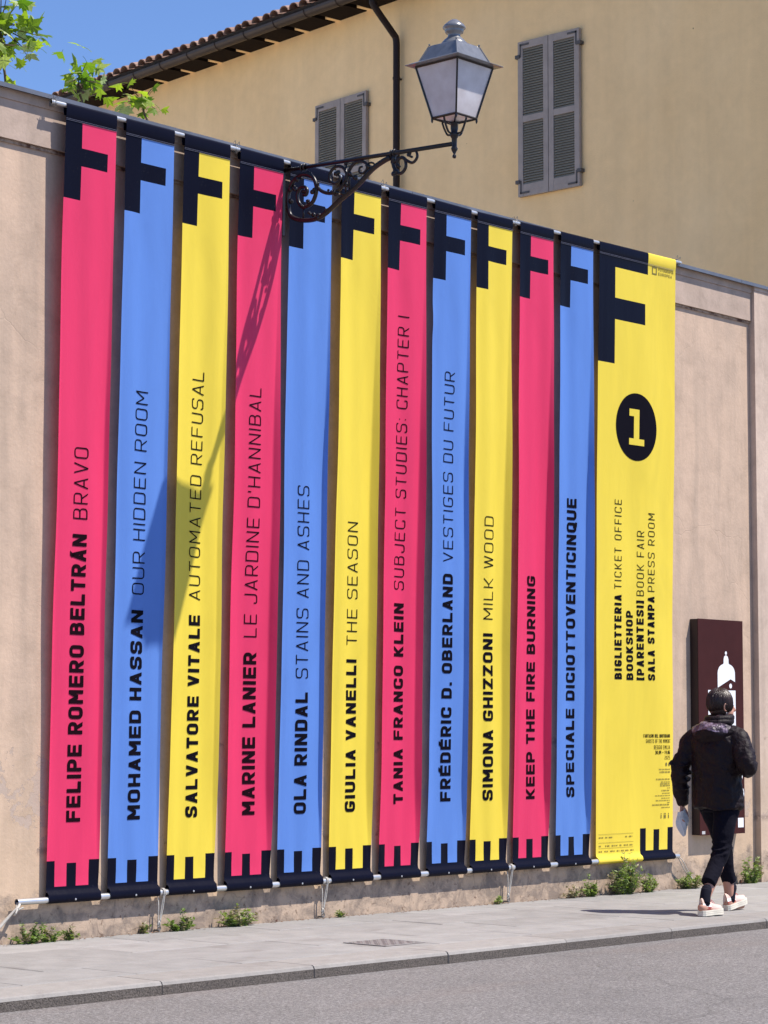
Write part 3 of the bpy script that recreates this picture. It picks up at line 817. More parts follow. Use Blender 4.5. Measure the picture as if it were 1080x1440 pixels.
btx = [('BIGLIETTERIA', BW, 1.801, 2.517, 16.110, 16.011, M_ink), ('TICKET OFFICE', LW, 2.565, 3.328, 16.108, 16.009, M_ink),
       ('BOOKSHOP', BW, 1.797, 2.386, 16.275, 16.178, M_ink), ('[PARENTESI]', BW, 1.797, 2.479, 16.426, 16.328, M_ink), ('BOOK FAIR', LW, 2.519, 3.078, 16.426, 16.328, M_ink),
       ('SALA STAMPA', BW, 1.798, 2.521, 16.578, 16.482, M_ink), ('PRESS ROOM', LW, 2.562, 3.240, 16.578, 16.482, M_ink)]
bigb, BB, borg = build_banner(11, 'wide yellow banner with the black number 1 disc and ticket office lines', M_yel, btx)
def onbig(X, Z, off=.0022):
    tt = (Z-ZB_)/(ZH-ZB_); X0 = BB.x[2]+(BB.x[0]-BB.x[2])*tt; X1 = BB.x[3]+(BB.x[1]-BB.x[3])*tt
    return BB.pt((X-X0)/(X1-X0), Z, off)-borg
# disc and number
g = MB(); cx, cz, R_ = 16.302, 3.970, .292
for k in range(48):
    a, c = 2*pi*k/48, 2*pi*(k+1)/48
    for (ra, rb) in ((0, .33), (.33, .67), (.67, 1)):
        pts = [(ra, a), (rb, a), (rb, c), (ra, c)] if ra else [(0, a), (rb, a), (rb, c)]
        g.face([onbig(cx+R_*q*cos(w_), cz+R_*q*sin(w_)) for q, w_ in pts])
g.build('number_disc', M_ink, bigb)
g = MB()
for (x0, x1, z0, z1) in ((16.262, 16.335, 3.868, 4.122), (16.198, 16.262, 4.060, 4.122), (16.198, 16.405, 3.812, 3.868)):
    g.face([onbig(x0, z0, .0045), onbig(x1, z0, .0045), onbig(x1, z1, .0045), onbig(x0, z1, .0045)])
g.build('number_one', M_yel, bigb)
# small print
fine = MB()
def small(txt, xr, z, h, w_=.1, align='r', squeeze=.42, tgt=fine):
    L = len(txt)*squeeze
    q = run(txt, w_, L); W = L*h; x0 = xr-W if align == 'r' else xr
    for quad in q: tgt.face([onbig(x0+v.x*h, z+v.y*h, .0022) for v in quad])
GL['0'] = GL['O']; GL['1'] = [('o', gp((.5, 0), (.5, 1), (.15, .9)))]; GL['2'] = [('o', gp((0, 1), (1, 1, .1), (1, .5, .1), (0, .5, .1), (0, 0), (1, 0)))]
GL['3'] = [('o', gp((0, 1), (1, 1, .1), (1, 0, .1), (0, 0))), ('o', gp((.3, .5), (1, .5)))]; GL['4'] = [('o', gp((0, 1), (0, .4), (1, .4))), ('o', gp((.8, 0), (.8, 1)))]
GL['5'] = [('o', gp((1, 1), (0, 1), (0, .52), (1, .52, .1), (1, 0, .1), (0, 0)))]; GL['6'] = [('o', gp((1, 1), (0, 1, .1), (0, 0, .1), (1, 0, .1), (1, .52, .1), (0, .52)))]
GL['-'] = [('o', gp((0, .5), (1, .5)))]
small('FANTASMI DEL QUOTIDIANO', 16.805, 1.308, .030, .15, squeeze=.56)
small('GHOSTS OF THE MOMENT', 16.805, 1.262, .032, .10, squeeze=.55)
small('REGGIO EMILIA', 16.805, 1.208, .034, .10, squeeze=.55)
small('30.04 - 14.06', 16.805, 1.165, .031, .16, squeeze=.56)
small('2025', 16.805, 1.120, .032, .10, squeeze=.66)
tag(fine.build('fine_print', M_ink, bigb), kind='stuff')
ft = MB()
fr = random.Random(5)
def greek(x0, x1, z, h, words=4, tgt=ft):
    x = x0
    while x < x1-.004:
        L = fr.uniform(.014, .05); L = min(L, x1-x)
        y_ = x
        while y_ < x+L-.001:
            wd = .0035; tgt.face([onbig(y_, z), onbig(min(y_+wd, x+L), z), onbig(min(y_+wd, x+L), z+h*fr.uniform(.65, 1)), onbig(y_, z+h*fr.uniform(.65, 1))]); y_ += .0052
        x += L+.009
for (z, wl, h) in ((1.030, .17, .012), (1.004, .16, .018), (.944, .21, .014), (.922, .14, .012), (.905, .15, .014), (.889, .15, .014), (.87, .04, .010), (.848, .13, .014), (.826, .12, .010), (.806, .22, .010), (.784, .13, .010), (.764, .21, .010), (.746, .04, .01), (.726, .26, .014), (.704, .13, .010)):
    greek(16.805-wl, 16.805, z, h)
for z, segs in ((.470, ((.02, .09), (.11, .14), (.16, .22), (.39, .42), (.44, .49))), (.400, ((.02, .06), (.11, .17), (.20, .28), (.31, .35), (.37, .43), (.45, .5))), (.355, ((.02, .07), (.10, .15), (.18, .24), (.27, .31), (.33, .37), (.39, .44), (.46, .51)))):
    for a, c in segs: greek(15.775+a, 15.775+c, z, .014)
    ft.face([onbig(15.79, z+.032), onbig(16.28, z+.032), onbig(16.28, z+.034), onbig(15.79, z+.034)])
# little pictograms and round social icons
for k, (x, z) in enumerate(((16.745, 1.078), (16.792, 1.078))):
    ft.face([onbig(x+.013*cos(a), z+.017*sin(a)) for a in [2*pi*q/12 for q in range(12)]])
for x in (16.675, 16.720, 16.738, 16.785):
    ft.face([onbig(x+.006*cos(a), .655+.006*sin(a)) for a in [2*pi*q/8 for q in range(8)]])
    ft.face([onbig(x-.006, .615), onbig(x+.006, .615), onbig(x+.006, .645), onbig(x-.006, .645)])
tag(ft.build('fine_print', M_inkgrey, bigb), kind='stuff')
# square logo and name in the top corner
lg = MB(); x0, x1, z0, z1 = 16.520, 16.590, 5.335, 5.405
for (a, c, e, f) in ((x0, x1, z0, z0+.012), (x0, x1, z1-.012, z1), (x0, x0+.012, z0+.012, z1-.012), (x1-.012, x1, z0+.012, z1-.012)):
    lg.face([onbig(a, e), onbig(c, e), onbig(c, f), onbig(a, f)])
for txt, z in (('FOTOGRAFIA', 5.378), ('EUROPEA', 5.338)):
    small(txt, 16.615, z, .026, .16, 'l', .86 if txt[0] == 'F' else 1.1, tgt=lg)
lg.build('logo', M_inkgrey, bigb)

# ------------------------------------------------------------------ ties
def rope_thing(label, parts, loc, group, hook=None):
    t = thing('tie_rope', label, 'rope', loc, group); L = Vector(loc)
    g = MB()
    for p, r in parts: g.tube([Vector(q)-L for q in smooth_path(p, 4)], r, 6)
    g.build('rope', M_rope, t, smooth=True)
    if hook:
        h = MB(); hx, hy, hz = Vector(hook)-L
        h.tube([(hx, 0-L.y, hz-.015), (hx, hy-.01, hz-.015)], .007, 6)
        h.tube([(hx+.014*cos(a), hy-.006, hz+.014*sin(a)) for a in [2*pi*q/10 for q in range(11)]], .0045, 5)
        h.lathe([(.006, hz), (.010, hz+.01), (.010, hz+.045), (.005, hz+.05)], hx, hy, 8)
        h.build('hook', M_wire, t)
    return t
G_ = 'white ropes tying the bottom pole to the wall foot'
def loop(X): 
    z0 = bz(X); r = .025
    return [(X+.004*k/6, BPY-r*cos(a), z0+r*sin(a)) for k, a in enumerate([-.4+2*pi*q/10 for q in range(11)])]
for X, lb in ((10.885, 'white rope tying the bottom pole between the blue Hassan and yellow Vitale banners'), (12.487, 'white rope tying the bottom pole between the Rindal and Vanelli banners'), (14.615, 'white rope tying the bottom pole between the Ghizzoni and KEEP THE FIRE banners')):
    zb = bz(X)
    rope_thing(lb, [(loop(X), .005), (loop(X+.011), .005),
        ([(X+.01, BPY-.022, zb), (X+.004, -.06, zb-.10), (X-.012, -.05, .07)], .0042), ([(X+.004, BPY-.022, zb), (X-.004, -.055, zb-.09), (X-.016, -.05, .07)], .0042),
        ([(X-.02, -.03, zb-.01), (X-.028, -.05, zb-.08), (X-.026, -.045, .07)], .0042), ([(X-.03, -.045, .05), (X-.02, -.05, .075), (X-.008, -.045, .05)], .006)],
        (X, -.04, .0), G_, (X-.02, -.045, .03))
rope_thing('thick white rope running down left from the open left end of the bottom pole', [
    ([(9.665, BPY, .262), (9.62, -.085, .235), (9.585, -.075, .205), (9.50, -.06, .12), (9.40, -.05, .03)], .009), ([(9.645, BPY, .262), (9.61, -.07, .215), (9.575, -.06, .19), (9.485, -.05, .11), (9.385, -.04, .03)], .007),
    ([(9.61, -.09, .225), (9.59, -.10, .20), (9.60, -.07, .19), (9.62, -.075, .215), (9.66, -.09, .235)], .006)], (9.6, -.05, 0), G_)
rope_thing('rope slanting down right from the right end of the bottom pole to the wall foot', [
    ([(16.915, BPY, .28), (16.95, -.07, .25), (17.05, -.06, .15), (17.17, -.05, .045)], .0042), ([(16.915, BPY, .28), (16.94, -.055, .235), (17.04, -.045, .14), (17.17, -.05, .04)], .0042), ([(17.05, -.055, .145), (17.17, -.05, .04)], .007)],
    (16.95, -.05, 0), G_, (17.185, -.045, .02))
tagsT = ((9.80, 'wire twisted round the left end of the upper pole'), (11.48, 'wire twisted round the upper pole above the gap left of the Lanier banner'), (13.05, 'wire twisted round the upper pole between the Vanelli and Klein banners'), (14.64, 'wire twisted round the upper pole between the Ghizzoni and KEEP THE FIRE banners'), (16.93, 'wire twisted round the right end of the upper pole'))
for X, lb in tagsT:
    z0 = tz(X); rr = random.Random(int(X*100)); g = MB(); L = Vector((X, TPY, z0))
    pts = []
    for k in range(26):
        a = k*1.35; pts.append(Vector((X-.016+.0013*k+rr.uniform(-.004, .004), TPY-(.021+rr.uniform(0, .006))*cos(a)+.01, z0+(.024+rr.uniform(0, .010))*sin(a)))-L)
    g.tube(smooth_path(pts, 2), .0022, 4)
    for s_ in (-1, 1): g.tube([Vector((0, .0, .022)), Vector((s_*.02, -.01, .045+rr.uniform(0, .02))), Vector((s_*.035, .0, .035))], .0022, 4)
    g.tube([Vector((.0, .0, .0)), Vector((0, .05, .02)), Vector((0, .06, .05))], .0022, 4)
    t = g.build('wire_tie', M_wire); t.location = L; tag(t, lb, 'wire tie', 'wire ties on the upper pole')

# ------------------------------------------------------------------ street lamp
LX, LY = 11.985, -1.725
lamp = thing('street_lamp', 'old black wall lantern on a long scrolled iron bracket over the banners', 'street lamp', (LX, 0, 4.9))
def LP(o, z, dx=0): return Vector((dx, -o, z-4.9))
g = MB(); g.box(-.016, .016, -.088, -.0, 4.955-4.9, 5.455-4.9); g.build('wall_plate', M_iron, lamp, bevel=.004)
g = MB(); g.tube([LP(.06, 5.443), LP(1.715, 5.366)], .0155, 12); g.build('arm', M_iron, lamp, smooth=True)
def scroll(pts, r0, r1=None, name='scroll'):
    P = smooth_path([LP(o, z) for o, z in pts], 6); n = len(P); r1 = r1 or r0
    g = MB(); g.tube(P, [r0+(r1-r0)*k/(n-1) for k in range(n)], 8, flat=(1, 0, 0)); return g
g = scroll([(.285, 5.235), (.31, 5.225), (.325, 5.255), (.30, 5.285), (.255, 5.285), (.225, 5.24), (.245, 5.17), (.30, 5.135), (.38, 5.165), (.417, 5.255), (.38, 5.345), (.285, 5.383), (.19, 5.35), (.135, 5.266), (.135, 5.16), (.17, 5.085), (.30, 5.040), (.46, 5.042), (.65, 5.135), (.82, 5.216), (.956, 5.306), (1.067, 5.35), (1.135, 5.365)], .012, .020)
g.build('brace_scroll', M_iron, lamp, smooth=True)
g = scroll([(.417, 5.28), (.46, 5.235), (.53, 5.205), (.60, 5.20), (.68, 5.24), (.715, 5.31), (.675, 5.37), (.605, 5.385), (.55, 5.345), (.555, 5.29), (.605, 5.262), (.645, 5.285), (.64, 5.322), (.61, 5.325)], .014, .010); g.build('scroll', M_iron, lamp, smooth=True)
g = scroll([(.705, 5.26), (.735, 5.33), (.785, 5.378), (.85, 5.385), (.905, 5.36), (.91, 5.32), (.875, 5.295), (.84, 5.31), (.842, 5.34), (.866, 5.345)], .013, .008); g.build('scroll', M_iron, lamp, smooth=True)
g = scroll([(.90, 5.345), (.94, 5.36), (.975, 5.35), (.985, 5.325), (.965, 5.31), (.945, 5.32)], .008, .005); g.build('scroll', M_iron, lamp, smooth=True)
g = scroll([(1.16, 5.36), (1.165, 5.30), (1.20, 5.245), (1.245, 5.24), (1.28, 5.275), (1.27, 5.33), (1.225, 5.345), (1.20, 5.31), (1.225, 5.285)], .014, .009); g.build('scroll', M_iron, lamp, smooth=True)
g = scroll([(1.175, 5.325), (1.24, 5.35), (1.295, 5.315), (1.345, 5.295), (1.385, 5.325), (1.375, 5.37), (1.335, 5.38), (1.315, 5.35), (1.34, 5.335)], .012, .008); g.build('scroll', M_iron, lamp, smooth=True)
# vertical stems with leaf tips
for o, z0, z1 in ((.705, 5.17, 5.39), (.285, 5.06, 5.14), (.74, 5.19, 5.37)):
    g = MB(); g.tube([LP(o, z0), LP(o+.005, z1)], .007, 6); g.build('stem', M_iron, lamp, smooth=True)
g = MB()
rr = random.Random(4)
for o, z in ((.17, 5.30), (.15, 5.215), (.285, 5.145), (.34, 5.17), (.40, 5.235), (.43, 5.29), (.21, 5.29), (.36, 5.075), (.44, 5.05), (.51, 5.075), (.55, 5.22), (.71, 5.235), (.76, 5.30), (.69, 5.165), (.80, 5.27), (.93, 5.345), (.70, 5.39), (1.30, 5.36), (1.19, 5.25), (.24, 5.36), (.335, 5.37), (.61, 5.20), (.62, 5.325), (.285, 5.245)):
    for k in range(3):
        p = LP(o+rr.uniform(-.016, .016), z+rr.uniform(-.016, .016), rr.uniform(-.016, .016)); g.ball(p, rr.uniform(.009, .018), 6, sc=(1, rr.uniform(.8, 1.5), rr.uniform(.8, 1.3)))
g.build('leaf_ornament', M_iron, lamp, smooth=True)
for o in (.285, 1.163):
    g = MB(); z = 5.443-.0465*(o-.06)
    for s_ in (-.014, .014): g.tube([LP(o+s_, z)+Vector((.021*cos(a), 0, .023*sin(a))) for a in [2*pi*q/12 for q in range(13)]], .0065, 6)
    if o > 1: g.box(-.012, .012, -o-.016, -o+.016, 5.32-4.9, 5.39-4.9)
    g.build('collar', M_iron, lamp, smooth=True)
# lantern
def C(z): return z-4.9
lt = MB(); lt.lathe([(.006, C(5.262)), (.014, C(5.270)), (.012, C(5.284)), (.006, C(5.292)), (.020, C(5.318)), (.024, C(5.330)), (.017, C(5.345)), (.019, C(5.40)), (.030, C(5.418)), (.033, C(5.432)), (.022, C(5.445)), (.026, C(5.470)), (.026, C(5.50)), (.034, C(5.508))], 0, LY, 16)
lt.build('finial', M_iron, lamp, smooth=True)
for sx, sy in ((-1, 0), (1, 0), (0, -1), (0, 1)):
    g = MB(); P = smooth_path([Vector((sx*.028, LY+sy*.028, C(5.432))), Vector((sx*.062, LY+sy*.062, C(5.437))), Vector((sx*.088, LY+sy*.088, C(5.478))), Vector((sx*.104, LY+sy*.104, C(5.515))), Vector((sx*.108, LY+sy*.108, C(5.530)))], 4)
    g.tube(P, .0075, 6); g.build('support_arm', M_iron, lamp, smooth=True)
H0, H1, Z0, Z1 = .108, .188, 5.540, 5.895
g = MB()
cs = ((-1, -1), (1, -1), (1, 1), (-1, 1))
for sx, sy in cs:
    a = Vector((sx*H0, LY+sy*H0, C(Z0))); c = Vector((sx*H1, LY+sy*H1, C(Z1)))
    g.tube([a, c], .0085, 4)
    g.tube([a, a-Vector((0, 0, .020)), a-Vector((0, 0, .034))], [.007, .008, .003], 6)
for k in range(4):
    a = cs[k]; c = cs[(k+1) % 4]
    g.tube([Vector((a[0]*H0, LY+a[1]*H0, C(Z0))), Vector((c[0]*H0, LY+c[1]*H0, C(Z0)))], .009, 4)
    g.tube([Vector((a[0]*H1, LY+a[1]*H1, C(Z1))), Vector((c[0]*H1, LY+c[1]*H1, C(Z1)))], .008, 4)
    g.tube([Vector((a[0]*H0, LY+a[1]*H0, C(Z0))), Vector((0, LY, C(5.508)))], .006, 4)
g.build('lantern_frame', M_iron, lamp)
for k in range(4):
    a = cs[k]; c = cs[(k+1) % 4]; h0, h1 = H0-.004, H1-.004
    P = [Vector((a[0]*h0, LY+a[1]*h0, C(Z0+.004))), Vector((c[0]*h0, LY+c[1]*h0, C(Z0+.004))), Vector((c[0]*h1, LY+c[1]*h1, C(Z1-.004))), Vector((a[0]*h1, LY+a[1]*h1, C(Z1-.004)))]
    ctr = Vector((0, LY, C(5.7))); g = MB(); nn = (P[1]-P[0]).cross(P[3]-P[0]).normalized()
    Q = [p-nn*.004*(1 if nn.dot(P[0]-ctr) > 0 else -1) for p in P]; g.v += [tuple(p) for p in P+Q]
    g.f += [(0, 1, 2, 3), (7, 6, 5, 4)]+[(q, q+4, (q+1) % 4+4, (q+1) % 4) for q in range(4)]; g.mi += [0]*6
    g.build('glass_pane', M_glass, lamp)
g = MB(); h = H0-.006
g.face([(-h, LY-h, C(Z0-.001)), (h, LY-h, C(Z0-.001)), (0+.0, LY, C(5.512))]); g.face([(h, LY-h, C(Z0-.001)), (h, LY+h, C(Z0-.001)), (0, LY, C(5.512))])
g.face([(h, LY+h, C(Z0-.001)), (-h, LY+h, C(Z0-.001)), (0, LY, C(5.512))]); g.face([(-h, LY+h, C(Z0-.001)), (-h, LY-h, C(Z0-.001)), (0, LY, C(5.512))])
g.build('bottom_glass', M_glass, lamp)
# roof: flared eave, steep hip, shoulder, chimney
def sq(g, prof):
    rings = []
    for h, z in prof:
        rings.append(len(g.v)); g.v += [(sx*h, LY+sy*h, C(z)) for sx, sy in cs]
    for r0, r1 in zip(rings, rings[1:]):
        for k in range(4): g.f.append((r0+k, r0+(k+1) % 4, r1+(k+1) % 4, r1+k)); g.mi.append(0)
    g.f.append(tuple(rings[0]+k for k in (3, 2, 1, 0))); g.f.append(tuple(rings[-1]+k for k in range(4))); g.mi += [0, 0]
g = MB(); sq(g, [(.182, 5.897), (.190, 5.899), (.240, 5.903), (.242, 5.907), (.196, 5.928), (.170, 5.935), (.122, 6.042), (.116, 6.047), (.030, 6.060)])
rf = g.build('lantern_roof', M_lampgrey, lamp, bevel=.002)
g = MB()
for sx, sy in cs:
    g.tube([(sx*.172, LY+sy*.172, C(5.935)), (sx*.123, LY+sy*.123, C(6.043))], .0045, 5)
    g.ball((sx*.121, LY+sy*.121, C(6.053)), .008, 6)
g.build('roof_rib', M_lampgrey, rf)
g = MB(); g.lathe([(.100, C(6.046)), (.090, C(6.066)), (.066, C(6.092)), (.044, C(6.112)), (.042, C(6.132)), (.062, C(6.140)), (.066, C(6.152)), (.062, C(6.160)), (.078, C(6.170)), (.080, C(6.178)), (.068, C(6.196)), (.046, C(6.214)), (.040, C(6.220)), (.022, C(6.232)), (.004, C(6.236))], 0, LY, 24)
g.build('chimney_cap', M_lampgrey, lamp, smooth=True)

# ------------------------------------------------------------------ information sign
sg = thing('information_sign', 'tall dark brown information panel with a white dome picture on the wall', 'sign', (17.55, 0, .455))
def SL(x, y, z): return Vector((x-17.55, y, z-.455))
g = MB(); g.box(-.350, .350, -.084, -.001, 0, 1.898); g.build('cabinet', M_signdark, sg, bevel=.004)
g = MB(); g.box(-.352, .352, -.0885, -.0845, -.002, 1.900); g.build('front_panel', M_panelbrown, sg)
def flat(poly, name, mt=M_white, y=-.0905):
    g = MB(); g.face([SL(x, y, z) for x, z in poly]); return g.build(name, mt, sg)
g = MB(); yy = -.0905
def ply(poly): g.face([SL(x, yy, z) for x, z in poly])
ply([(17.628+.016*cos(a), 2.060+.016*sin(a)) for a in [2*pi*q/16 for q in range(16)]])
dome = [(17.494, 1.750), (17.698, 1.828), (17.768, 1.803), (17.768, 1.875)]
dome += [(17.668+.100*cos(a), 1.875+.085*sin(a)) for a in [radians(10*q) for q in range(1, 9)]]
dome += [(17.668, 1.968), (17.667, 2.005), (17.655, 2.030), (17.628, 2.042), (17.601, 2.030), (17.591, 2.005), (17.590, 1.968)]
dome += [(17.594-.100*cos(a), 1.875+.085*sin(a)) for a in [radians(10*q) for q in range(8, 0, -1)]]
dome += [(17.494, 1.875)]
bm = bmesh.new(); vs_ = [bm.verts.new(SL(x, yy, z)) for x, z in dome]; bm.faces.new(vs_); bmesh.ops.triangulate(bm, faces=bm.faces[:])
ply([(17.697+.022*cos(a), 1.767+.022*sin(a)) for a in [2*pi*q/16 for q in range(16)]])
ply([(17.343, 1.200), (17.773, 1.200), (17.773, 1.727), (17.343, 1.727)])
emb = g.build('dome_picture', M_white, sg)
me = bpy.data.meshes.new('dome_shape'); bm.to_mesh(me); me.materials.append(M_white); o = bpy.data.objects.new('dome_shape', me); COL.objects.link(o); o.parent = emb
g = MB(); 
for (cx_, cz_, a_, b_) in ((17.850, .965, .022, .04), (17.868, .80, .026, .055)): ply([(cx_+a_*cos(a), cz_+b_*sin(a)) for a in [2*pi*q/16 for q in range(16)]])
g.build('white_mark', M_white, sg)
flat([(17.790, .507), (17.878, .507), (17.878, .591), (17.790, .591)], 'sticker')
flat([(17.226, .463), (17.275, .463), (17.275, .490), (17.226, .490)], 'sticker', M_greyfilm)

# ------------------------------------------------------------------ weeds at the wall foot
def weed(X, Y, H, R, n, label, dry=.1, seed=1, spiky=False):
    H *= .80; R *= .82; n = int(n*.74); dry += .08
    rr = random.Random(seed); t = thing('weed_plant', label, 'weed', (X, Y, 0), 'weeds growing at the foot of the wall')
    st = MB(); lf = MB()
    for k in range(n):
        a = rr.uniform(0, 2*pi); rad = R*sqrt(rr.random()); hx = cos(a)*rad; hy = -abs(sin(a))*rad*.6-.01
        hgt = H*(rr.uniform(.35, .9) if rr.random() < .8 else rr.uniform(.9, 1.25))*(1-.35*(rad/R)**2)
        P = [Vector((hx*.35, hy*.3-.01, -.005)), Vector((hx*.8+rr.uniform(-.015, .015), hy*.7, hgt*.55)), Vector((hx*1.15+rr.uniform(-.02, .02), hy, hgt))]
        P = smooth_path(P, 4); isdry = rr.random() < dry
        st.tube(P, [.0028*(1-.6*q/(len(P)-1)) for q in range(len(P))], 4, mi=1 if isdry else 0)
        for q in range(1, len(P)):
            for m_ in range((4 if rr.random() < .8 else 1) if not spiky else 7):
                p = P[q-1].lerp(P[q], rr.random()); b_ = rr.uniform(0, 2*pi); el = rr.uniform(-.2, .9)
                dr = Vector((cos(b_)*cos(el), sin(b_)*cos(el), sin(el))); L = rr.uniform(.016, .040)*(1.25 if spiky else 1); wd = L*(.14 if spiky else .24)
                sd = dr.cross(Vector((rr.uniform(-1, 1), rr.uniform(-1, 1), 1))).normalized()*wd
                up_ = sd.cross(dr).normalized()*wd*.5
                lf.face([p, p+dr*L*.45+sd, p+dr*L-up_, p+dr*L*.45-sd], 1 if (isdry or rr.random() < dry*.4) else 0)
    tag(st.build('stem', [M_weed, M_weeddry], t), None)
    tag(lf.build('foliage', [M_weed, M_weeddry], t), None, kind='stuff')
weed(9.72, -.04, .17, .15, 26, 'low green weed under the hanging rope at the far left', .15, 1)
weed(9.90, -.04, .15, .12, 20, 'low green weed below the left end of the bottom pole', .15, 21)
weed(10.06, -.035, .13, .09, 11, 'thin straggling weed below the pink BRAVO banner', .35, 2)
weed(10.72, -.02, .12, .07, 8, 'small sparse weed below the blue Hassan banner', .3, 3)
weed(11.05, -.04, .16, .13, 26, 'bushy weed right of the first vertical tie rope', .2, 4)
weed(11.60, -.04, .16, .20, 46, 'wide leafy weed below the pink Lanier banner', .15, 5)
weed(12.66, -.03, .07, .045, 7, 'tiny green weed right of the second vertical tie rope', .2, 6)
weed(14.46, -.03, .07, .06, 7, 'tiny weed left of the third vertical tie rope', .1, 7)
weed(15.42, -.03, .13, .13, 12, 'dry brownish weed left of the green clumps under the wide banner', .75, 8)
weed(15.66, -.04, .19, .13, 30, 'rounded green weed left of the big bush under the wide banner', .1, 9)
weed(16.10, -.06, .36, .26, 105, 'largest bushy weed, reaching up to the hem of the wide yellow banner', .14, 10)
weed(16.44, -.06, .20, .14, 34, 'low spreading weed on the right side of the big bush', .15, 11)
weed(17.05, -.05, .15, .19, 42, 'grey-green weed at the foot of the slanting rope', .2, 12, True)
weed(18.02, -.05, .32, .18, 52, 'upright green weed behind the walking person near the pier', .05, 13)
# leaf litter line
rr = random.Random(9); g = MB()
for k in range(520):
    x = rr.uniform(9.3, 18.1); y = -abs(rr.gauss(0, .045))-.006; a = rr.uniform(0, pi); s_ = rr.uniform(.004, .013)
    z = .003; dx, dy = cos(a)*s_, sin(a)*s_
    g.face([(x-dx, y-dy, z), (x+dy*.5, y-dx*.5, z+.003), (x+dx, y+dy, z+.001), (x-dy*.5, y+dx*.5, z+.004)])
lit = g.build('leaf_litter', M_dry if False else simple('litter', A(.30, .17, .11), .9, 0, .2, .5, 90)); tag(lit, kind='stuff')

# ------------------------------------------------------------------ plane tree behind the wall
tree = thing('plane_tree', 'plane tree with big bright green leaves rising behind the wall at upper left', 'tree', (7.6, 3.4, 0))
TO = Vector((7.6, 3.4, 0))
g = MB(); tp = smooth_path([(0, 0, -.1), (.03, .02, 2.0), (-.02, .05, 4.2), (.05, 0, 6.4), (.0, .1, 9.0)], 5)
g.tube(tp, [.22-.012*k*.9 for k in range(len(tp))] if len(tp) < 24 else .15, 12); g.build('trunk', M_bark, tree, smooth=True)
cl = [  # centre, spread, count
 (Vector((10.33, 1.15, 6.40)), (.20, .2, .24), 88), (Vector((10.0, 1.2, 6.80)), (.36, .35, .22), 44), (Vector((10.12, 1.1, 6.22)), (.14, .2, .13), 16),
 (Vector((10.82, .86, 6.06)), (.15, .12, .13), 32), (Vector((11.16, .55, 5.91)), (.15, .10, .09), 22), (Vector((10.45, 1.1, 5.90)), (.12, .1, .05), 6),
 (Vector((9.5, 1.6, 6.3)), (.35, .4, .4), 34), (Vector((9.2, 1.9, 7.2)), (.7, .5, .5), 30)]
def leafmesh(fold):
    pr = [(0, -.02), (.10, .02), (.30, -.02), (.26, .12), (.50, .14), (.36, .30), (.46, .50), (.22, .46), (.14, .62), (.0, .86)]
    half = pr[1:-1]; g = MB(); c0 = (0, .22, 0)
    for s_ in (1, -1):
        pts = [(0, -.02)]+[(s_*x, y) for x, y in half]+[(0, .86)]
        V = [(x, y, -fold*abs(x)+.06*sin(y*5)-.12*y*y) for x, y in pts]
        for a, c in zip(V, V[1:]): g.face([c0, a, c] if s_ > 0 else [c0, c, a])
    g.tube([(0, -.42, -.05), (0, -.2, 0), (0, .0, 0)], .012, 4)
    return g
LM = [leafmesh(f).mesh('leaf', M_leaf) for f in (.15, .45, .8)]
LMP = [leafmesh(f).mesh('leaf', M_leafpale) for f in (.25, .7)]
rr = random.Random(12); br = MB(); nl = 0
for (c, sp, n) in cl:
    base = TO+Vector((.05, 0, 3.2)); mid_ = Vector((c.x-.15, c.y+.25, min(c.z-.9, 5.0)))
    Pb = smooth_path([base-TO, mid_-TO, c-TO], 6); br.tube(Pb, [.035*(1-.86*k/(len(Pb)-1)) for k in range(len(Pb))], 6)
    for k in range(n):
        p = c+Vector((rr.gauss(0, sp[0]*.62), rr.gauss(0, sp[1]*.62), rr.gauss(0, sp[2]*.62)))
        if p.y < .45: p.y = .45+rr.random()*.2
        me = rr.choice(LM) if rr.random() < .86 else rr.choice(LMP)
        s_ = rr.uniform(.085, .165)
        E_ = (rr.uniform(-.9, 1.4), rr.uniform(-.7, .7), rr.uniform(0, 2*pi))
        o = inst(me, 'leaf', tree, p-TO, E_, s_); nl += 1
        if k % 2 == 0:
            q = c.lerp(p, .3); br.tube([q-TO, p-TO], [.005, .002], 4)
        if rr.random() < .06:
            br.tube([p-TO, p-TO-Vector((0, 0, .09))], .0012, 4); br.ball(p-TO-Vector((0, 0, .10)), .013, 8)
br.build('branch', M_twig, tree, smooth=True)

# ------------------------------------------------------------------ walking person
PO = Vector((14.93, -1.83, 0))
per = thing('person', 'person in dark hooded jacket, cropped black trousers and pink sneakers walking away along the pavement', 'person', tuple(PO))
M_skin = simple('skin', A(.46, .235, .165), .5, 0, .4, .08, 20)
M_hair = NT('hair'); M_hair.set(.38, 0, .5); M_hair.base(M_hair.mixc(M_hair.noise(1, 3, .6, stretch=(90, 90, 8)), A(.010, .005, .005), A(.045, .020, .018))); M_hair.bump(M_hair.noise(1, 3, .6, stretch=(160, 160, 12)), .5, .006); M_hair = M_hair.m
M_jacket = NT('jacket_nylon'); M_jacket.set(.6, 0, .24); M_jacket.base(A(.008, .0025, .0045)); M_jacket.bump(M_jacket.noise(9, 5, .6, 1.2), .55, .03); M_jacket = M_jacket.m
M_hood = NT('satin_painted_sheen'); M_hood.set(.38, 0, .6); M_hood.base(M_hood.mixc(M_hood.ramp(M_hood.noise(16, 4, .6, 1), [(.46, 0.0), (.62, 1.0)]), A(.035, .018, .030), A(.26, .19, .26))); M_hood.bump(M_hood.noise(14, 4, .6, 1), .7, .03); M_hood = M_hood.m  # lilac patches paint highlights of the dark satin into its colour
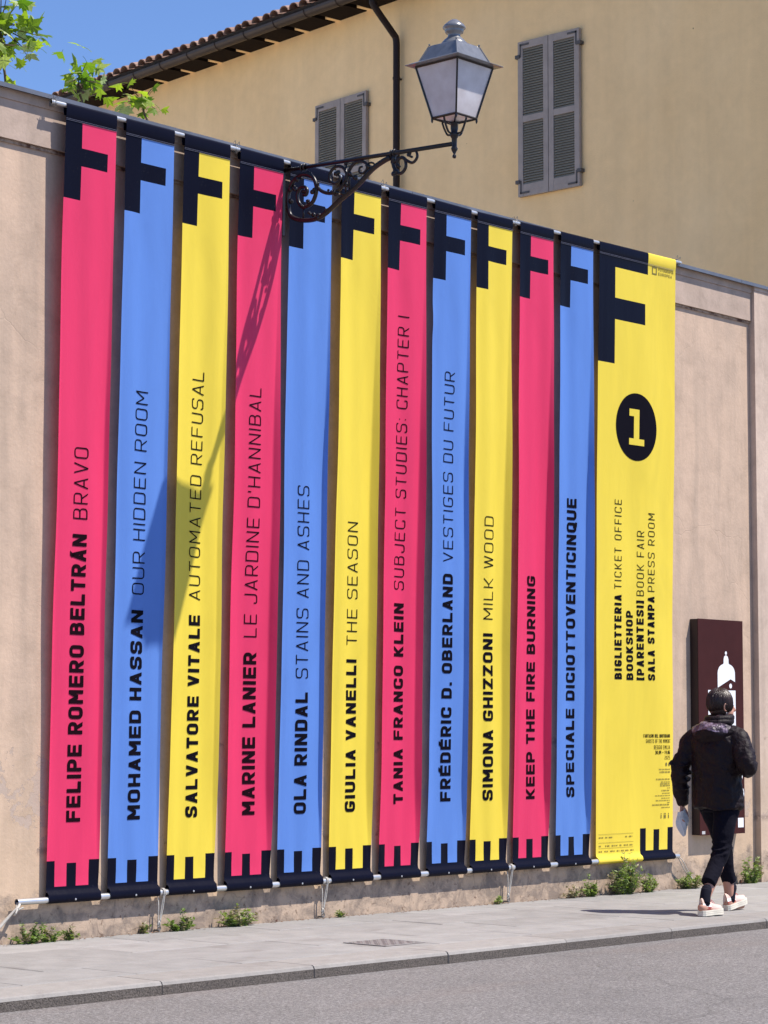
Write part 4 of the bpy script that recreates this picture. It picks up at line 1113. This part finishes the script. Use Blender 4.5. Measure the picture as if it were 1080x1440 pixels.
M_trouser = NT('trouser_knit'); M_trouser.set(.9, 0, .12); M_trouser.base(A(.005, .0045, .010)); M_trouser.bump(M_trouser.noise(8, 4, .6, .8), .5, .03); M_trouser = M_trouser.m
M_sock = simple('sock', A(.008, .008, .016), .9, 0, .2)
M_shoe = simple('shoe_pink', A(.66, .47, .41), .6, 0, .35, .06)
M_sole = simple('shoe_sole', A(.72, .67, .56), .7, 0, .3, .06)
M_shoewhite = simple('shoe_white', A(.80, .79, .78), .5, 0, .4, .04)
M_shoered = simple('shoe_red', A(.36, .075, .06), .6, 0, .3, .1)
def ellring(c, f, l, rx, ry, n=20, ex=2.0):
    out = []
    for q in range(n):
        a = 2*pi*q/n; ca, sa = cos(a), sin(a)
        k = (abs(ca)**ex+abs(sa)**ex)**(-1/ex); out.append(c+f*ca*k*rx+l*sa*k*ry)
    return out
def loft(g, rings):
    i0 = len(g.v); n = len(rings[0])
    for r in rings: g.v += [tuple(p) for p in r]
    for k in range(len(rings)-1):
        for q in range(n):
            a = i0+k*n+q; b_ = i0+k*n+(q+1) % n; g.f.append((a, b_, b_+n, a+n)); g.mi.append(0)
    g.f.append(tuple(i0+q for q in reversed(range(n)))); g.f.append(tuple(i0+(len(rings)-1)*n+q for q in range(n))); g.mi += [0, 0]
def remesh(o, vox, sm=4, dec=None):
    r = o.modifiers.new('remesh', 'REMESH'); r.mode = 'VOXEL'; r.voxel_size = vox; r.use_smooth_shade = True
    s_ = o.modifiers.new('smooth', 'SMOOTH'); s_.iterations = sm; s_.factor = .5
    return o
X_, Y_v, Z_ = Vector((1, 0, 0)), Vector((0, 1, 0)), Vector((0, 0, 1))
V = Vector
def limb(g, pts, rs, n=14, steps=5, end=True):
    P = smooth_path(pts, steps); R = []
    for k in range(len(P)):
        t = k/steps; i = min(int(t), len(rs)-2); u = t-i; u = u*u*(3-2*u); R.append(rs[i]*(1-u)+rs[i+1]*u)
    g.tube(P, R, n)
    g.ball(P[0], R[0]*.97, 12)
    if end: g.ball(P[-1], R[-1]*.97, 12)
# joints: x forward, y to the left, z up
neck = V((.015, .0, 1.40)); headc = V((.055, .005, 1.545))
shL, shR = V((-.02, .175, 1.335)), V((.0, -.165, 1.335))
elL, wrL = V((-.125, .270, 1.06)), V((-.05, .300, .815))
elR, wrR = V((-.065, -.290, 1.085)), V((.14, -.10, 1.13))
hipL, hipR = V((.0, .085, .86)), V((.0, -.085, .86))
knL, anL = V((.185, .085, .475)), V((.255, .085, .105))
knR, anR = V((-.10, -.085, .47)), V((-.355, -.105, .125))
# body: one continuous surface
g = MB()
loft(g, [ellring(V((.0, 0, z)), X_, Y_v, a, b_) for z, a, b_ in ((.80, .09, .15), (.92, .10, .155), (1.05, .095, .13), (1.20, .105, .15), (1.33, .09, .15), (1.39, .06, .07), (1.44, .052, .055))])
limb(g, [V((.005, 0, 1.36)), V((.02, 0, 1.43)), V((.045, 0, 1.49))], [.060, .052, .055])
fd = V((cos(radians(-34)), sin(radians(-34)), -.05)).normalized(); ld_ = Z_.cross(fd).normalized()
def H(f, l, z): return headc+fd*f+ld_*l+Z_*z
for c, r, sc in (((.0, 0, .035), .088, (1.08, .90, 1.05)), ((.03, 0, -.04), .066, (1.0, .92, 1.1))):
    gb = MB(); gb.ball((0, 0, 0), r, 20, sc=sc); i = len(g.v)
    g.v += [tuple(H(c[0]+p[0], c[1]+p[1], c[2]+p[2])) for p in gb.v]; g.f += [tuple(i+k for k in f) for f in gb.f]; g.mi += [0]*len(gb.f)
g.tube([H(.085, 0, .03), H(.098, 0, .0), H(.108, 0, -.018), H(.092, 0, -.026)], [.008, .011, .014, .012], 8)   # nose
g.tube([H(.082, -.020, -.052), H(.092, 0, -.050), H(.082, .020, -.052)], .008, 8)      # lips
g.tube([H(.080, -.016, -.062), H(.088, 0, -.062), H(.080, .016, -.062)], .008, 8)
g.ball(H(.066, 0, -.088), .024, 10)                                                          # chin
for s_ in (-1, 1):
    g.ball(H(.074, s_*.032, .022), .013, 8)
    g.tube([H(.070, s_*.018, .043), H(.078, s_*.034, .046), H(.066, s_*.052, .040)], .007, 6)  # brow
    P = [H(-.002, s_*.083, -.030), H(-.012, s_*.088, -.010), H(-.014, s_*.092, .012), H(-.002, s_*.092, .026), H(.010, s_*.086, .018), H(.010, s_*.083, .0)]
    g.tube(smooth_path(P, 3), .0075, 6); g.ball(H(.004, s_*.084, -.030), .008, 6)
limb(g, [shL, elL, wrL], [.050, .040, .028]); limb(g, [shR, elR, wrR], [.050, .040, .028])
limb(g, [hipL, knL, anL], [.085, .055, .037]); limb(g, [hipR, knR, anR], [.085, .055, .037])
limb(g, [anL+V((-.03, 0, -.045)), anL+V((.07, -.005, -.06)), anL+V((.15, -.01, -.075))], [.035, .036, .025])
limb(g, [anR+V((-.035, 0, -.06)), anR+V((.06, 0, -.075)), anR+V((.15, .0, -.095))], [.035, .036, .025])
def hand(g, w_, d, pn, th, curl, L=.172):
    """w_ wrist, d direction of fingers, pn palm normal, th thumb side"""
    d = d.normalized(); th = (th-d*th.dot(d)).normalized(); pn = d.cross(th)*(1 if d.cross(th).dot(pn) > 0 else -1)
    ring = []
    for t, wd, tk in ((-.01, .024, .017), (.02, .030, .015), (.055, .038, .013), (.085, .039, .011)):
        ring.append(ellring(w_+d*t, th, pn, wd, tk, 12))
    loft(g, ring)
    for k, (o_, ln) in enumerate(((.029, .070), (.010, .078), (-.010, .073), (-.029, .058))):
        p = w_+d*.080+th*o_; pts = [p-d*.02]; dr = d.copy(); seg = ln/3
        for q in range(3):
            c_ = curl*(.55+.2*k)*(1 if q else .7); dr = (dr*cos(c_)+pn*sin(c_)).normalized()
            p = p+dr*seg*(1.15 if q == 0 else .95); pts.append(p)
        g.tube(pts, [.0095, .0088, .008, .0068], 8); g.ball(pts[-1], .0068, 6)
    p = w_+d*.022+th*.026; pts = [p-th*.01, p+th*.018+d*.026+pn*.008, p+th*.020+d*.052+pn*.020, p+th*.010+d*.070+pn*.030]
    g.tube(pts, [.013, .011, .0095, .0075], 8); g.ball(pts[-1], .0075, 6)
hd = V((.03, .02, -1)); hand(g, wrL+V((0, .0, -.012)), hd, V((.1, -1, 0)), V((1, .1, 0)), .42)
hand(g, wrR, V((.7, .55, .35)), V((-.6, .8, 0)), V((0, 0, 1)), .6)
body = g.build('body', M_skin, per, smooth=True); remesh(body, .0065, 3)
# eyes
for s_ in (-1, 1):
    e = MB(); e.ball(H(.0825, s_*.032, .021), .0085, 10); eo = e.build('eye', M_white, body, smooth=True)
    e = MB(); e.ball(H(.0895, s_*.032, .021), .0040, 8); e.build('iris', M_hair, body, smooth=True)
# hair: short, brushed back over the crown
g = MB()
gb = MB(); gb.ball((0, 0, 0), .093, 28, sc=(1.05, .96, 1.04)); hp = []
for p in gb.v:
    q = V(p)+V((-.014, 0, .045)); hp.append(q)
i = len(g.v); keep = []
g.v += [tuple(H(*q)) for q in hp]
for f in gb.f:
    c = sum((hp[k] for k in f), V())/len(f)
    if c.x > .052 and c.z < .075: continue
    if c.z < -.035: continue
    g.f.append(tuple(i+k for k in f)); g.mi.append(0)
# nape and sides
loft(g, [[H(a*cos(t), b_*sin(t), z) for t in [radians(85+190*q/15) for q in range(16)]]+[H(a*.80*cos(t), b_*.86*sin(t), z) for t in [radians(275-190*q/15) for q in range(16)]] for z, a, b_ in ((.045, .098, .086), (.0, .098, .086), (-.04, .092, .080), (-.070, .074, .062), (-.088, .060, .048))])
rr = random.Random(31)
for k in range(760):
    az = rr.uniform(radians(38), radians(322)); e0 = rr.uniform(radians(25), radians(86)); e1 = rr.uniform(radians(-72), radians(-48)) if rr.random() < .75 else e0-radians(rr.uniform(30, 80))
    e1 = max(e1, radians(-62)); rad = rr.uniform(1.0, 1.05); tw = rr.uniform(-.25, .25); pts = []
    for q in range(7):
        t = q/6; e_ = e0+(e1-e0)*t; a_ = az+tw*t; low = max(0, -e_/radians(60))
        rx = .099*(1+.22*low)*rad; ry = .089*(1+.16*low)*rad
        pts.append(H(-.010+rx*cos(e_)*cos(a_), ry*cos(e_)*sin(a_), .044+.099*rad*sin(e_)-.004*low))
    g.tube(pts, [.0030, .0036, .0036, .0034, .0032, .0026, .0010], 3)
hair = g.build('hair', M_hair, per, smooth=True)
e = MB(); e.ball(H(.004, -.093, -.045), .0045, 8); e.build('earring', M_alu, per, smooth=True)
# jacket
g = MB()
rg = []
for z, cx_, cy_, a, b_ in ((.775, -.005, -.005, .125, .178), (.80, -.008, -.003, .150, .196), (.86, -.01, 0, .155, .200), (.95, -.012, 0, .148, .192), (1.05, -.015, 0, .145, .188), (1.15, -.018, 0, .150, .196), (1.25, -.018, .0, .150, .205), (1.32, -.012, 0, .135, .205), (1.365, -.003, 0, .110, .165), (1.40, .005, 0, .088, .110), (1.43, .01, 0, .078, .085)):
    rg.append(ellring(V((cx_, cy_, z)), X_, Y_v, a, b_, 24, 2.3))
loft(g, rg)
limb(g, [shL+V((0, -.03, -.005)), shL+V((-.03, .03, -.05)), elL+V((.0, .002, 0)), wrL+V((-.02, .0, .10)), wrL+V((0, .0, .018))], [.078, .080, .066, .060, .050], 16, 6)
limb(g, [shR+V((0, .03, -.005)), shR+V((-.01, -.035, -.05)), elR+V((.01, -.002, .02)), (elR+wrR)/2+V((0, -.02, -.01)), wrR], [.078, .082, .072, .066, .048], 16, 6)
# sleeve creases
for (p, r, t) in ((elL+V((.02, -.01, -.01)), .066, .011), (elL+V((.03, 0, -.06)), .060, .010), (elL+V((.045, .01, -.12)), .057, .009), (elL+V((-.02, -.015, .06)), .068, .010)):
    g.tube([p+V((r*cos(a), r*sin(a), .02*sin(a+1))) for a in [2*pi*q/14 for q in range(15)]], t, 6)
for (p, t) in ((V((-.02, -.255, 1.20)), .012), (V((-.035, -.275, 1.155)), .012), (V((-.04, -.285, 1.11)), .010)):
    g.tube([p+V((.066*cos(a), .070*sin(a), .03*cos(a))) for a in [2*pi*q/14 for q in range(15)]], t, 6)
# hem gather and back folds
for z in (.79, .835):
    g.tube([V((.150*cos(a)-.008, .196*sin(a), z+.012*sin(3*a))) for a in [2*pi*q/28 for q in range(29)]], .010, 6)
rr = random.Random(8)
for k in range(9):
    y0 = rr.uniform(-.15, .14); z0 = rr.uniform(.84, 1.22); L_ = rr.uniform(.07, .15); an_ = rr.uniform(-.9, .9)
    pts = []
    for q in range(6):
        t = q/5-.5; y = y0+cos(an_)*L_*t; z = z0+sin(an_)*L_*t; y = max(-.18, min(.18, y))
        pts.append(V((-.013-.148*sqrt(max(.02, 1-(y/.2)**2)), y, z)))
    g.tube(pts, [.003, .008, .010, .010, .008, .003], 6)
jk = g.build('jacket', M_jacket, per, smooth=True); remesh(jk, .0085, 4)
dtx = bpy.data.textures.new('crease', 'CLOUDS'); dtx.noise_scale = .075; dtx.noise_depth = 2
dm = jk.modifiers.new('crease', 'DISPLACE'); dm.texture = dtx; dm.strength = .034; dm.mid_level = .5; dm.texture_coords = 'LOCAL'
# collar and hood
g = MB()
P = [V((.02+.092*cos(t), .088*sin(t), 1.462+.010*cos(t))) for t in [radians(35+290*q/22) for q in range(23)]]
g.tube(P, .027, 10); g.tube([p-Z_*.028+V((-.01*1, 0, 0)) for p in P], .030, 10); co = g.build('collar', M_jacket, jk, smooth=True)
g = MB()
def hoodpt(u, v):     # u -1..1 across, v 0..1 down the back
    y = .190*sin(u*1.45)*(1-.30*v); x = -.075-.105*cos(u*1.35)*(.45+.62*sin(pi*min(1, v*1.02)**.8)*.9)+.05*abs(u)**2
    z = 1.432-.185*v*(1-.45*u*u)-.065*abs(u)**1.6
    return V((x, y, z+.006*sin(9*u+4*v)))
nu, nv = 22, 12
gv = [[hoodpt(-1+2*a/nu, c/nv) for a in range(nu+1)] for c in range(nv+1)]
for c in range(nv+1): g.v += [tuple(p) for p in gv[c]]
for c in range(nv):
    for a in range(nu): g.f.append((c*(nu+1)+a, c*(nu+1)+a+1, (c+1)*(nu+1)+a+1, (c+1)*(nu+1)+a)); g.mi.append(1 if c in (0, 1, 2, 3) and 2 < a < nu-1 else 0)
hdo = g.build('hood', [M_jacket, M_hood], jk, smooth=True)
so = hdo.modifiers.new('thick', 'SOLIDIFY'); so.thickness = .022; so.offset = 0
ss = hdo.modifiers.new('sub', 'SUBSURF'); ss.levels = ss.render_levels = 1
dm = hdo.modifiers.new('crease', 'DISPLACE'); dm.texture = dtx; dm.strength = .03; dm.texture_coords = 'LOCAL'
# trousers
g = MB()
loft(g, [ellring(V((-.005, 0, z)), X_, Y_v, a, b_, 24) for z, a, b_ in ((.98, .115, .150), (.90, .130, .165), (.82, .128, .168), (.76, .100, .150))])
limb(g, [hipL+V((0, -.005, -.03)), knL+V((-.05, 0, .14)), knL, knL+V((.03, 0, -.16)), anL+V((.005, 0, .110))], [.104, .082, .066, .060, .055], 16, 6, False)
limb(g, [hipR+V((0, .005, -.03)), knR+V((.03, 0, .15)), knR, knR+V((-.085, 0, -.12)), anR+V((.048, .0, .115))], [.104, .084, .067, .060, .055], 16, 6, False)
for (c, r) in ((knR+V((-.01, 0, .03)), .068), (knR+V((-.02, 0, -.015)), .068), (knL+V((.0, 0, -.01)), .066), (knR+V((.015, 0, .08)), .074)):
    g.tube([c+V((r*cos(a), r*sin(a), .022*cos(a))) for a in [2*pi*q/14 for q in range(15)]], .007, 6)
tr_ = g.build('trousers', M_trouser, per, smooth=True); remesh(tr_, .008, 3)
dm = tr_.modifiers.new('crease', 'DISPLACE'); dm.texture = dtx; dm.strength = .010; dm.texture_coords = 'LOCAL'
# socks and shoes
def foot(an, heel_z, pitch, hx):
    sk_ = MB(); limb(sk_, [an+V((-.0, 0, -.03)), an+V((.012, 0, .03)), an+V((.028, 0, .070))], [.041, .040, .041], 14, 3)
    sk_.build('sock', M_sock, per, smooth=True)
    # shoe in its own frame: x forward from heel, y left, z up
    R = Matrix.Rotation(-pitch, 3, 'Y'); org = V((an.x-hx, an.y, heel_z))
    T = lambda p: org+R@V(p)
    LN = .262
    wid = lambda t: .033+.013*sin(min(1, t*1.5)*pi*.5)-.006*math.exp(-((t-.42)/.14)**2)-.030*max(0, (t-.80)/.2)**2
    up_ = MB(); rings = []
    for k in range(15):
        t = k/14; x = .006+t*(LN-.012); w_ = wid(t)*.93
        if t < .08: w_ *= .75+.25*t/.08
        h = .095 if t < .22 else .095-.050*min(1, (t-.22)/.42)-.016*max(0, (t-.64)/.36)
        z0 = .034
        ring = [V((x, w_*cos(a)*(1-.33*max(0, sin(a))**2), z0+(h-.0)*max(0, sin(a))**.8)) for a in [pi*q/12 for q in range(13)]]
        ring = [T(p) for p in ring]; rings.append(ring)
    i0 = len(up_.v); n = 13
    for r in rings: up_.v += [tuple(p) for p in r]
    for k in range(14):
        t = (k+.5)/14
        for q in range(n-1):
            if t < .30 and 4 <= q <= 7 and t > .05: continue          # opening for the ankle
            m_ = 0
            if t < .34: m_ = 2 if q in (0, 11) else (1 if q in (1, 10) else 0)
            up_.f.append((i0+k*n+q, i0+k*n+q+1, i0+(k+1)*n+q+1, i0+(k+1)*n+q)); up_.mi.append(m_)
    up_.f.append(tuple(i0+q for q in range(n))); up_.mi.append(0)
    up_.f.append(tuple(i0+14*n+q for q in reversed(range(n)))); up_.mi.append(0)
    sh = up_.build('shoe', [M_shoe, M_shoewhite, M_shoered], per, smooth=True)
    so = sh.modifiers.new('thick', 'SOLIDIFY'); so.thickness = .004
    sl_ = MB(); pr = []
    for k in range(15):
        t = k/14; x = -.004+t*(LN+.008); w_ = wid(t)*1.04
        if t < .07: w_ *= .70+.3*t/.07
        pr.append((x, w_))
    for (za, zb_) in ((0.0, .014), (.0155, .027), (.0285, .040)):
        out = [V((x, w_, 0)) for x, w_ in pr]+[V((x, -w_, 0)) for x, w_ in reversed(pr)]
        i = len(sl_.v); m_ = len(out)
        sl_.v += [tuple(T((p.x, p.y, za))) for p in out]+[tuple(T((p.x, p.y, zb_))) for p in out]
        sl_.f.append(tuple(i+q for q in reversed(range(m_)))); sl_.f.append(tuple(i+m_+q for q in range(m_))); sl_.mi += [0, 0]
        for q in range(m_):
            j = (q+1) % m_; sl_.f.append((i+q, i+j, i+m_+j, i+m_+q)); sl_.mi.append(0)
    i = MB(); 
    sl_.build('sole', M_sole, sh)
    lc = MB()
    for k in range(4):
        x = .105+k*.020; z = .112-k*.012; lc.tube([T((x, .020, z-.004)), T((x+.006, 0, z+.006)), T((x, -.020, z-.004))], .0032, 5)
    lc.build('laces', M_shoered if False else M_shoewhite, sh)
    tg_ = MB(); tg_.tube([T((.088, 0, .120)), T((.12, 0, .105)), T((.17, 0, .080))], [.010, .014, .010], 6); tg_.build('tongue', M_shoered, sh, smooth=True)
foot(anR, .006, radians(1.0), .052)
foot(anL, .004, radians(10), .052)
# leaflet in the left hand
lf_ = MB(); lw = wrL+V((0, .004, -.085)); n = 8
for k in range(n+1):
    t = k/n
    wd = .046*sqrt(max(.02, 1-max(0, (t-.35)/.67)**2))*(.7+.3*min(1, t*3)); z = lw.z+.040-.185*t; x = lw.x-.01+.035*t
    for (q, yy) in enumerate((-1, -.4, 0, .5, 1)):
        lf_.v.append((x+wd*yy*.80, lw.y-.004+.022*abs(yy)+.008*sin(t*7+yy*2)-wd*yy*.60, z+(.012*yy)))
for k in range(n):
    for q in range(4): lf_.f.append((k*5+q, k*5+q+1, (k+1)*5+q+1, (k+1)*5+q)); lf_.mi.append(0 if q > 0 else 1)
M_paper = simple('leaflet_paper', A(.46, .49, .53), .4, 0, .5, .25, 15); M_paper2 = simple('leaflet_paper_pale', A(.62, .62, .63), .45, 0, .5, .06, 15)
lo_ = lf_.build('folded_leaflet', [M_paper, M_paper2], None, smooth=False); lo_.location = PO+V((-.022, -.030, -.01))
so = lo_.modifiers.new('thick', 'SOLIDIFY'); so.thickness = .003
tag(lo_, 'folded blue-grey leaflet hanging from the walking person\'s left hand', 'leaflet')
